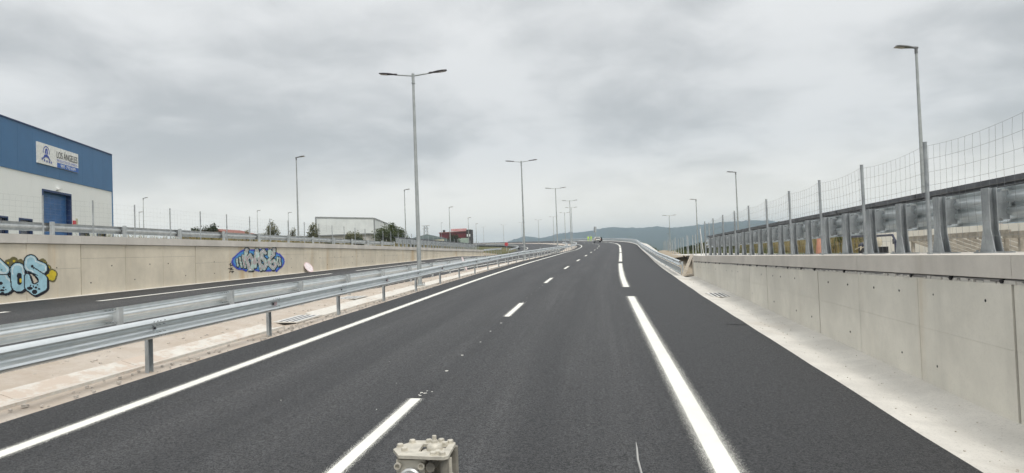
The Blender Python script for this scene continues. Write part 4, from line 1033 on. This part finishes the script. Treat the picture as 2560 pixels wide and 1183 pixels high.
for x in (-53.75, -52.75):
    w = MB().box((x, 287.46, 11.2), (.45, .06, 1.0)).build('window', 'paper_white', rb); MB().box((x, 287.44, 10.66), (.6, .14, .08)).build('sill', 'metal_trim', w)
MB().box((-64.2, 290, 13.4), (.9, .9, 1.0)).build('vent', 'brick_dark', rb)
for x in frange(-65, -55, .9): MB().box((x, 288.95 + (x + 65) * .09, 9.3), (.10, .1, 6.4)).build('rib', 'clad_red', rb)
rs = thing('roof_sign', 'red letters FABRICHAP on a pale frame above the red workshop', 'sign', (-58, 289.8, 13.1))
MB().box((-57.8, 290.1, 13.75), (6.8, .12, 1.05)).build('panel', 'sign_back', rs)
me = text_mesh('FABRICHAP', 1.0); xs = [v.co.x for v in me.vertices]; w = max(xs) - min(xs); m0 = min(xs)
for v in me.vertices: v.co = Vector((-61.0 + (v.co.x - m0) / w * 6.4, 289.98 - v.co.z, 13.35 + v.co.y * 1.15))
me.materials.clear(); me.materials.append(MATS['board_red']); put('lettering', me, rs)
for x in (-60.8, -57.8, -54.8): MB().cyl((x, 290.3, 12.6), (x, 290.3, 14.2), .06, 6).build('strut', 'metal_trim', rs)
ct = thing('container', 'pale green site container in front of the red workshop', 'container', (-52.2, 270, 5.6))
MB().box((-52.2, 270, 7.6), (3.8, 2.4, 4.0)).build('shell', 'container_green', ct)
for x in frange(-54, -50.4, .45): MB().box((x, 268.78, 7.6), (.16, .06, 3.8)).build('rib', 'container_green', ct)
sh = thing('low_house', 'low grey house with reddish roof beyond the fence', 'house', (-62, 105, 3))
MB().box((-61.5, 108, 5.0), (9, 8, 4.2)).build('wall', 'render_wall', sh); MB().prism([(-66.6, 7.05), (-60.5, 8.1), (-56.4, 7.05)], lambda u, v: (u, 103.5, v), lambda u, v: (u, 112.5, v)).build('roof', 'tile_red', sh)
for x in (-60.8, -59.2, -57.8): w = MB().box((x, 103.96, 5.7), (.9, .08, .9)).build('window', 'window_glass', sh); MB().box((x, 103.93, 5.2), (1.1, .14, .08)).build('sill', 'metal_trim', w)
lo = thing('low_house', 'low pale building row under the mesh fence', 'house', (-52, 120, 3))
MB().box((-48, 122, 4.9), (16, 6, 3.8)).build('wall', 'render_wall', lo); MB().box((-48, 122, 6.85), (16.6, 6.6, .2)).build('roof', 'roof_grey', lo)
for x in (-54, -51.5, -49, -46, -43): w = MB().box((x, 118.96, 5.5), (1.2, .08, .8)).build('window', 'window_glass', lo); MB().box((x, 118.93, 5.0), (1.4, .14, .08)).build('sill', 'metal_trim', lo if False else w)
# lattice pylon
py = thing('pylon', 'steel lattice pylon with stubby cross-arms behind the grey-green shed', 'pylon', (-99, 400, 8.5))
mb = MB()
for a in (-1, 1):
    for b in (-1, 1): mb.beam((-99.5 + a * 1.6, 400 + b * 1.6, 8), (-99.5 + a * .7, 400 + b * .7, 21.5), .25, .25)
for i in range(6):
    z0, z1 = 9 + i * 2, 11 + i * 2; w0 = 1.6 - .13 * i; w1 = w0 - .13
    mb.beam((-99.5 - w0, 398.9, z0), (-99.5 + w1, 398.9, z1), .14, .14).beam((-99.5 + w0, 398.9, z0), (-99.5 - w1, 398.9, z1), .14, .14)
mb.build('tower', 'galvanised_matt', py)
for z, w in ((21.4, 2.3), (19.6, 1.8)): MB().beam((-99.5 - w, 400, z), (-99.5 + w, 400, z), .28, .28).build('cross_arm', 'galvanised_matt', py)
# no-entry sign
ne = thing('road_sign', 'red no-entry disc with white bar on a grey pole', 'road sign', (-22.1, 170, ground_z(-22.1, 170)))
MB().cyl((-22.1, 170.05, ground_z(-22.1, 170) - .2), (-22.1, 170.05, 5.3), .045, 8).build('pole', 'galvanised_matt', ne)
q = Matrix.Translation((-22.1, 169.98, 4.9)) @ Matrix.Rotation(R(90), 4, 'X')
dk = put('disc', MB().lathe([(.45, -.01), (.45, .0)], (0, 0, 0), 24).mesh('disc', 'sign_red'), ne, M=q); MB().box((-22.1, 169.965, 4.9), (.62, .012, .16)).build('bar', 'paper_white', dk)
# tall sign seen edge-on past the workers
es = thing('road_sign', 'tall grey sign seen nearly edge-on behind the parked car', 'road sign', (-.4, 236, 4))
MB().cyl((-.4, 236, ground_z(-.4, 236) - .2), (-.4, 236, 10.4), .10, 8).build('pole', 'galvanised_matt', es); MB().box((-.4, 235.9, 9.8), (.5, 1.6, 1.8), R(15)).build('panel', 'galvanised_matt', es)

# ================================================================ vegetation
def crown(name, parent, c, rx, ry, rz, nl, size, mat, seed, clumps=30, droop=0):
    rg = random.Random(seed); mb = MB(); cl = []
    for i in range(clumps):
        while True:
            p = Vector((rg.uniform(-1, 1), rg.uniform(-1, 1), rg.uniform(-1, 1)))
            if p.length < 1: break
        p *= .78; cl.append((p, rg.uniform(.24, .5)))
    for i in range(nl):
        p0, r = rg.choice(cl)
        d = Vector((rg.gauss(0, 1), rg.gauss(0, 1), rg.gauss(0, 1))).normalized() * r * rg.random() ** .45
        p = p0 + d; q = Vector((c[0] + p.x * rx, c[1] + p.y * ry, c[2] + p.z * rz))
        a = Vector((rg.gauss(0, 1), rg.gauss(0, 1), rg.gauss(0, .6) - droop)).normalized(); b = a.cross(Vector((rg.gauss(0, 1), rg.gauss(0, 1), rg.gauss(0, 1)))).normalized()
        s = size * rg.uniform(.6, 1.3)
        mb.add([q - a * s, q + b * s * .38, q + a * s, q - b * s * .38], [(0, 1, 2, 3)])
    return mb.build(name, mat, parent)
def tree(label, x, y, top, rx, rzf, mat, seed, nl=1600, size=.09, trunk=True, group=None, name='tree', z0=None):
    z0 = ground_z(x, y) if z0 is None else z0; h = top - z0; t = thing(name, label, 'tree' if name == 'tree' else 'bush', (x, y, z0), group); rg = random.Random(seed)
    rz = h * rzf / 2; cz = top - rz
    mb = MB(); mb.tube([(x, y, z0 - .2), (x + .05, y, z0 + h * .3), (x + .02, y + .05, cz + rz * .3)], [.05 * h ** .6, .04 * h ** .6, .012], 7)
    for i in range(7):
        a = rg.uniform(0, 6.28); b = rg.uniform(.2, .9); s = Vector((x, y, z0 + h * rg.uniform(.2, .6))); e = Vector((x + math.cos(a) * rx * b, y + math.sin(a) * rx * b, min(top - .1, cz + rz * rg.uniform(-.2, .7))))
        mb.tube([s, (s + e) / 2 + Vector((0, 0, .1)), e], [.022 * h ** .5, .015 * h ** .5, .005], 5)
    mb.build('trunk', 'bark', t, True)
    crown('crown', t, (x, y, cz), rx, rx, rz, nl, size, mat, seed); return t
tree('dark dense tree with bushy crown behind the wall-top fence', -35.5, 60, 6.25, 1.45, .8, 'leaf_dark', 1, 4500, .10)
tree('slender olive sapling with open crown behind the wall-top guardrail', -29.2, 60, 6.05, .75, .66, 'leaf_olive', 2, 1500, .08, group='olive saplings behind the wall')
tree('small olive sapling beside the tall lamp post', -27.7, 61, 5.6, .36, .6, 'leaf_olive', 3, 420, .07, group='olive saplings behind the wall')
tree('olive sapling with narrow crown near the white warehouse', -26.1, 62, 5.85, .62, .7, 'leaf_olive', 4, 1500, .08, group='olive saplings behind the wall')
tree('spindly young tree with few leaves behind the fence', -31.6, 60, 5.5, .3, .5, 'leaf_olive', 5, 150, .07)
tree('yellow-green low bush in front of the plain white warehouse', -27.0, 75, 5.6, 1.3, .9, 'leaf_olive', 6, 3200, .10, name='bush')
tree('big willowy green bush at the corner of the plain white warehouse', -25.6, 85, 6.75, 2.15, .95, 'leaf_mid', 7, 8000, .11, name='bush')
tree('dark round tree in front of the red workshop', -41.5, 200, 9.3, 2.2, .85, 'leaf_dark', 8, 2600, .18)
for i, (x, y, tp, r) in enumerate(((-45, 90, 5.9, 1.4), (-50, 95, 6.0, 1.5), (-40, 86, 5.2, 1.3), (-33, 78, 4.8, 1.1), (-24, 68, 4.5, .8), (-23, 58, 4.2, .8), (-23.4, 95, 4.7, .9), (-30, 110, 5.2, 1.6))):
    tree('low dusty shrub in the scrub behind the graffiti wall', x, y, tp, r, .9, ('leaf_mid', 'leaf_dark', 'leaf_olive')[i % 3], 30 + i, 900, .10, group='shrubs behind the graffiti wall', name='bush')
for i, (x, y, tp, r) in enumerate(((14.5, 58, 4.0, 1.0), (13, 66, 3.0, 1.6), (16, 74, 3.3, 1.8), (12.5, 80, 2.9, 1.7), (18, 88, 3.5, 2.2), (15, 98, 3.2, 2.2), (20, 108, 3.4, 2.4), (17, 118, 3.0, 2.4), (23, 126, 3.3, 2.6), (12, 90, 2.6, 1.5), (14, 110, 2.7, 1.8), (19.5, 60, 3.0, 2.0), (24, 75, 3.3, 2.4), (28, 95, 3.6, 2.6), (12.2, 36, 2.6, .8), (12.8, 29, 2.5, .7), (12.6, 23, 2.4, .6))):
    tree('young tree rising above the parapet rail' if i == 0 else 'leafy green shrub on the slope behind the parapet', x, y, tp, r, .92, ('leaf_mid', 'leaf_dark', 'leaf_mid', 'leaf_olive')[i % 4] if i else 'leaf_mid', 60 + i, 1500 if r > 1 else 700, .12, group=None if i == 0 else 'shrubs on the right slope', name='tree' if i == 0 else 'bush')
def grass(name, label, pts, hmin, hmax, mat, seed, w=.012):
    rg = random.Random(seed); mb = MB()
    for x, y, z in pts:
        h = rg.uniform(hmin, hmax); a = rg.uniform(0, 6.28); lx, ly = rg.gauss(0, .25) * h, rg.gauss(0, .25) * h; dx, dy = math.cos(a) * w, math.sin(a) * w
        mb.add([(x - dx, y - dy, z - .05), (x + dx, y + dy, z - .05), (x + lx * .4 + dx * .7, y + ly * .4 + dy * .7, z + h * .55), (x + lx * .4 - dx * .7, y + ly * .4 - dy * .7, z + h * .55), (x + lx, y + ly, z + h)], [(0, 1, 2, 3), (3, 2, 4)])
    return mb.build(name, mat, None, label=label, cat='grass', kind='stuff')
rg = random.Random(77)
def gp(n, x0, x1, y0, y1, thr):
    out = []
    while len(out) < n:
        x, y = rg.uniform(x0, x1), rg.uniform(y0, y1)
        if noise.noise(Vector((x * .25, y * .12, 3))) > thr: out.append((x, y, ground_z(x, y)))
    return out
grass('dry_grass', 'tall dry straw-coloured grass behind the graffiti wall', gp(7000, -27, -20.6, 32, 112, -.1), .5, 1.15, 'dry_grass', 1, .02)
grass('weeds', 'green weeds mixed in the dry grass behind the graffiti wall', gp(3500, -28, -20.8, 30, 112, .05), .5, 1.05, 'green_grass', 2, .022)
grass('dry_grass', 'tall dry grass beyond the parapet posts', gp(7000, 11.2, 15, 24, 64, -.15), .4, 1.0, 'dry_grass', 3, .016)
grass('weeds', 'green weeds beyond the parapet posts', gp(3000, 11.2, 15.5, 18, 64, .1), .4, .95, 'green_grass', 4, .018)
grass('dry_grass', 'rough grass on the slope below the curve', gp(6000, 7.5, 30, 42, 140, -.3), .25, .7, 'green_grass', 5, .03)

# ================================================================ things behind the parapet
fw = thing('low_wall', 'low concrete wall behind the stacked lattice panels', 'wall', (9.6, 14, 1.66))
for a, b in zip(frange(2, 26, 3.0), frange(2, 26, 3.0)[1:]):
    MB().hexa([(9.45, a + .008, 1.4), (9.85, a + .008, 1.4), (9.85, b - .008, 1.4), (9.45, b - .008, 1.4), (9.5, a + .008, 2.42), (9.8, a + .008, 2.42), (9.8, b - .008, 2.42), (9.5, b - .008, 2.42)]).build('block', 'wall_concrete', fw)
    if rg.random() < .7: MB().box((9.46, a + rg.uniform(.6, 2.2), 2.1), (.05, .07, .16)).build('bracket', 'bolt_dark', fw)
struct('service_road', sheet(frange(-10, 60, 3), [lambda y: Vector((6.05, y, 1.67 + .0 * y)), lambda y: Vector((9.42, y, 1.672))]), 'gutter_concrete')
for k, (ya, yb, x, lab) in enumerate(((9.6, 13.0, 7.0, 'grey timber lattice panel lying on trestles, knotted wire at its end'), (13.1, 17.4, 7.15, 'grey timber lattice panel lying beside the low wall behind the fence'))):
    lt = thing('lattice_panel', lab, 'panel', (x, (ya + yb) / 2, 1.67))
    MB().beam((x, ya, 2.18), (x, yb, 2.14), .05, .11).build('top_chord', 'timber_grey', lt); MB().beam((x + .8, ya, 1.76), (x + .8, yb, 1.73), .05, .09).build('bottom_chord', 'timber_grey', lt)
    for i in range(int((yb - ya) / .42)):
        y = ya + .2 + i * .42; MB().beam((x + .03, y, 2.12), (x + .78, y - .25, 1.77), .05, .06).build('slat', 'timber_grey', lt)
    for yy in (ya + .3, yb - .3): MB().beam((x + .1, yy, 1.67), (x + .1, yy, 2.1), .06, .06).build('trestle', 'timber_grey', lt)
gn = thing('generator', 'small generator with cream tank inside a navy tube frame', 'generator', (6.95, 18.7, 1.67))
for x in (6.6, 7.25):
    MB().tube([(x, 18.05, 1.69), (x, 18.05, 2.12), (x, 18.2, 2.26), (x, 19.2, 2.26), (x, 19.35, 2.12), (x, 19.35, 1.69)], .028, 8).build('frame_hoop', 'navy_steel', gn, True)
for y in (18.05, 19.35): MB().cyl((6.6, y, 1.72), (7.25, y, 1.72), .028, 8).build('cross_tube', 'navy_steel', gn, True)
MB().cyl((6.93, 18.3, 2.09), (6.93, 18.9, 2.09), .12, 16).build('tank', 'tank_cream', gn, True); MB().box((6.93, 18.6, 1.85), (.42, .8, .26)).build('engine', 'black', gn); MB().cyl((6.93, 19.0, 1.98), (6.93, 19.25, 1.98), .13, 14).build('alternator', 'navy_steel', gn, True)
MB().tube([(6.8, 18.3, 2.0), (6.6, 18.4, 1.98), (6.62, 18.6, 1.9), (6.7, 18.75, 2.0), (6.6, 18.9, 1.93)], .012, 6).build('hose', 'tank_cream', gn)
bg_ = thing('work_bag', 'orange tarpaulin heap on top of the low wall', 'tarpaulin', (10.6, 19.6, 1.66)); crown_c = MB()
crown_c.lathe([(.7, 0), (.65, .4), (.45, .7), (.2, .84), (.05, .87)], (10.8, 20.2, 1.6), 12).build('heap', 'tarp_orange', bg_, True); MB().box((10.8, 20.2, 1.62), (2.0, 2.0, .06)).build('groundsheet', 'tarp_orange', bg_)
pb = thing('warning_cone', 'orange barrel between the parapet posts', 'cone', (8.2, 27, 1.66)); MB().lathe([(.2, 0), (.2, .05), (.16, .05), (.12, .4), (.09, .68), (.04, .72)], (8.2, 27, 1.66), 14).build('body', 'tarp_orange', pb, True); MB().box((8.2, 27, 1.69), (.6, .6, .05)).build('base', 'rubber', pb)

# ================================================================ car at the bend
ya = 187.0; pc = P(ya, 2.0); cr = thing('parked_car', 'silver-white hatchback standing at the bend with its dark side door open', 'car', tuple(pc)); cr['group'] = ''
del cr['group']
side = [(-1.95, .35), (-2.0, .62), (-1.92, .95), (-1.75, 1.30), (-1.45, 1.46), (-.4, 1.50), (.35, 1.40), (.95, 1.0), (1.75, .86), (2.0, .68), (2.02, .35)]
bmx = MB()
def csec(v, u):  # narrower glasshouse
    return .82 if v < .98 else .82 - (v - .98) * .42
nS = len(side); bmx.v = [(-csec(v, u), u, v) for u, v in side] + [(csec(v, u), u, v) for u, v in side]
bmx.f = [tuple(range(nS)), tuple(reversed(range(nS, 2 * nS)))] + [(i, nS + i, nS + (i + 1) % nS, (i + 1) % nS) for i in range(nS)]; bmx.mi = [0] * len(bmx.f)
body = bmx.build('body', 'car_white', cr, False); body.location = (0, 0, 0)
def cp_(mb, name, mat, parent=None, smooth=False):
    o = put(name, mb.mesh(name, mat, smooth), None); o.parent = parent or cr; o.location = (0, 0, 0); return o
cp_(MB().add([(-.66, -1.93, 1.02), (.66, -1.93, 1.02), (.60, -1.77, 1.32), (-.60, -1.77, 1.32)], [(0, 1, 2, 3)]).add([(-.66, -1.90, 1.02), (.66, -1.90, 1.02), (.60, -1.74, 1.32), (-.60, -1.74, 1.32)], [(3, 2, 1, 0)]), 'rear_window', 'car_glass')
for s in (-1, 1):
    cp_(MB().prism([(-1.5, 1.02), (.75, 1.02), (.3, 1.34), (-1.35, 1.38)], lambda u, v: (s * (csec(v, u) + .012), u, v), lambda u, v: (s * (csec(v, u) - .02), u, v)), 'side_window', 'car_glass')
    tl_ = cp_(MB().box((s * .68, -1.97, .86), (.24, .08, .24)), 'tail_light', 'tail_red')
    for u in (-1.25, 1.3):
        wv = cp_(MB().cyl((s * .62, u, .31), (s * .84, u, .31), .31, 18), 'wheel', 'rubber', smooth=True); h_ = cp_(MB().cyl((s * .8, u, .31), (s * .855, u, .31), .19, 12), 'rim', 'galvanised', wv)
cp_(MB().box((0, -2.0, .44), (1.62, .12, .24)), 'bumper', 'black'); cp_(MB().box((0, -2.03, .72), (.52, .03, .12)), 'number_plate', 'paper_white')
cp_(MB().hexa([(.83, .55, .35), (.88, .55, .35), (1.42, -.15, .35), (1.37, -.2, .35), (.72, .5, 1.36), (.77, .5, 1.36), (1.30, -.12, 1.36), (1.25, -.17, 1.36)]), 'door', 'black')
cp_(MB().box((0, -1.7, 1.5), (.9, .2, .04)), 'roof_spoiler', 'car_white')
cr.rotation_euler = (math.atan(.0244), 0, math.atan(-hd(ya)))

# ================================================================ two road workers by the outer rail
def worker(label, x, y, z, turn, lean, seed):
    rg = random.Random(seed); t = thing('person', label, 'person', (x, y, z), 'road workers at the bend')
    J = {'pel': (0, 0, .95), 'wai': (0, 0, 1.12), 'che': (0, .0, 1.32), 'nec': (0, .0, 1.48), 'hea': (0, .01, 1.58), 'top': (0, .02, 1.70),
         'shl': (-.19, 0, 1.42), 'ell': (-.29, .02, 1.16), 'wrl': (-.24, .14, .95), 'hal': (-.22, .18, .86), 'shr': (.19, 0, 1.42), 'elr': (.29, .02, 1.16), 'wrr': (.26, .12, .94), 'har': (.24, .16, .86),
         'hil': (-.10, 0, .90), 'knl': (-.12, .03, .50), 'anl': (-.14, 0, .09), 'tol': (-.16, .16, .05), 'hir': (.10, 0, .90), 'knr': (.13, .02, .50), 'anr': (.17, -.02, .09), 'tor': (.20, .14, .05)}
    rad = {'pel': .15, 'wai': .14, 'che': .17, 'nec': .06, 'hea': .095, 'top': .085, 'shl': .075, 'ell': .055, 'wrl': .04, 'hal': .04, 'shr': .075, 'elr': .055, 'wrr': .04, 'har': .04, 'hil': .10, 'knl': .075, 'anl': .055, 'tol': .045, 'hir': .10, 'knr': .075, 'anr': .055, 'tor': .045}
    E_ = [('pel', 'wai'), ('wai', 'che'), ('che', 'nec'), ('nec', 'hea'), ('hea', 'top'), ('che', 'shl'), ('shl', 'ell'), ('ell', 'wrl'), ('wrl', 'hal'), ('che', 'shr'), ('shr', 'elr'), ('elr', 'wrr'), ('wrr', 'har'), ('pel', 'hil'), ('hil', 'knl'), ('knl', 'anl'), ('anl', 'tol'), ('pel', 'hir'), ('hir', 'knr'), ('knr', 'anr'), ('anr', 'tor')]
    ks = list(J); me = bpy.data.meshes.new('body'); me.from_pydata([J[k] for k in ks], [(ks.index(a), ks.index(b)) for a, b in E_], []); me.materials.append(MATS['hi_vis'])
    o = bpy.data.objects.new('body', me); col.objects.link(o); o.modifiers.new('skin', 'SKIN'); sk = me.skin_vertices[0].data
    for i, k in enumerate(ks): sk[i].radius = (rad[k], rad[k] * (.8 if k in ('pel', 'wai', 'che') else 1)); sk[i].use_root = (k == 'pel')
    ss = o.modifiers.new('sub', 'SUBSURF'); ss.levels = 1; ss.render_levels = 1
    dg = bpy.context.evaluated_depsgraph_get(); m2 = bpy.data.meshes.new_from_object(o.evaluated_get(dg)); bpy.data.objects.remove(o)
    for nm in ('skin', 'hi_vis_dark', 'hair', 'rubber', 'sign_board'): m2.materials.append(MATS[nm])
    for f in m2.polygons:
        c = f.center; f.use_smooth = True
        if c.z > 1.64 or (c.z > 1.55 and c.y < -.02): f.material_index = 3
        elif c.z > 1.49 or (c.z < .90 and abs(c.x) > .19 and c.z > .78): f.material_index = 1
        elif c.z < .11: f.material_index = 4
        elif .98 < c.z < 1.03 or .38 < c.z < .43: f.material_index = 5
        elif abs(c.x) < .035 and c.z < .8: f.material_index = 2
    b = put('body', m2, None); b.parent = t; b.location = (0, 0, 0)
    hl = MB().lathe([(.125, 0), (.12, .05), (.10, .10), (.05, .13), (.01, .135)], (0, .01, 1.64), 14).mesh('helmet', 'helmet', True); h = put('helmet', hl, None); h.parent = t; h.location = (0, 0, 0)
    t.rotation_euler = (0, lean, turn)
pw = P(226, 4.6); worker('road worker in yellow hi-vis suit standing nearer the tall grey sign', pw.x + .55, pw.y, pw.z, R(160), 0, 1)
pw2 = P(226, 4.6); worker('road worker in yellow hi-vis suit standing further from the car', pw.x - .35, pw.y + .3, pw2.z - .03, R(200), 0, 2)

# ================================================================ haze
hb_ = MB().box((600, 2400, 90), (11800, 8200, 212)); hm = bpy.data.materials.new('haze_air'); hm.use_nodes = True; nt = hm.node_tree; nt.nodes.clear()
pv = nt.nodes.new('ShaderNodeVolumePrincipled'); pv.inputs['Density'].default_value = .00026; pv.inputs['Color'].default_value = (.70, .85, 1.0, 1); pv.inputs['Anisotropy'].default_value = .7
ho = nt.nodes.new('ShaderNodeOutputMaterial'); nt.links.new(pv.outputs[0], ho.inputs['Volume']); MATS['haze_air'] = hm
hb_.build('haze', 'haze_air', None, kind='stuff')
for o in scene.objects:
    if o.type == 'MESH' and o.parent is None and 'kind' not in o and 'label' not in o: print('UNTAGGED', o.name)
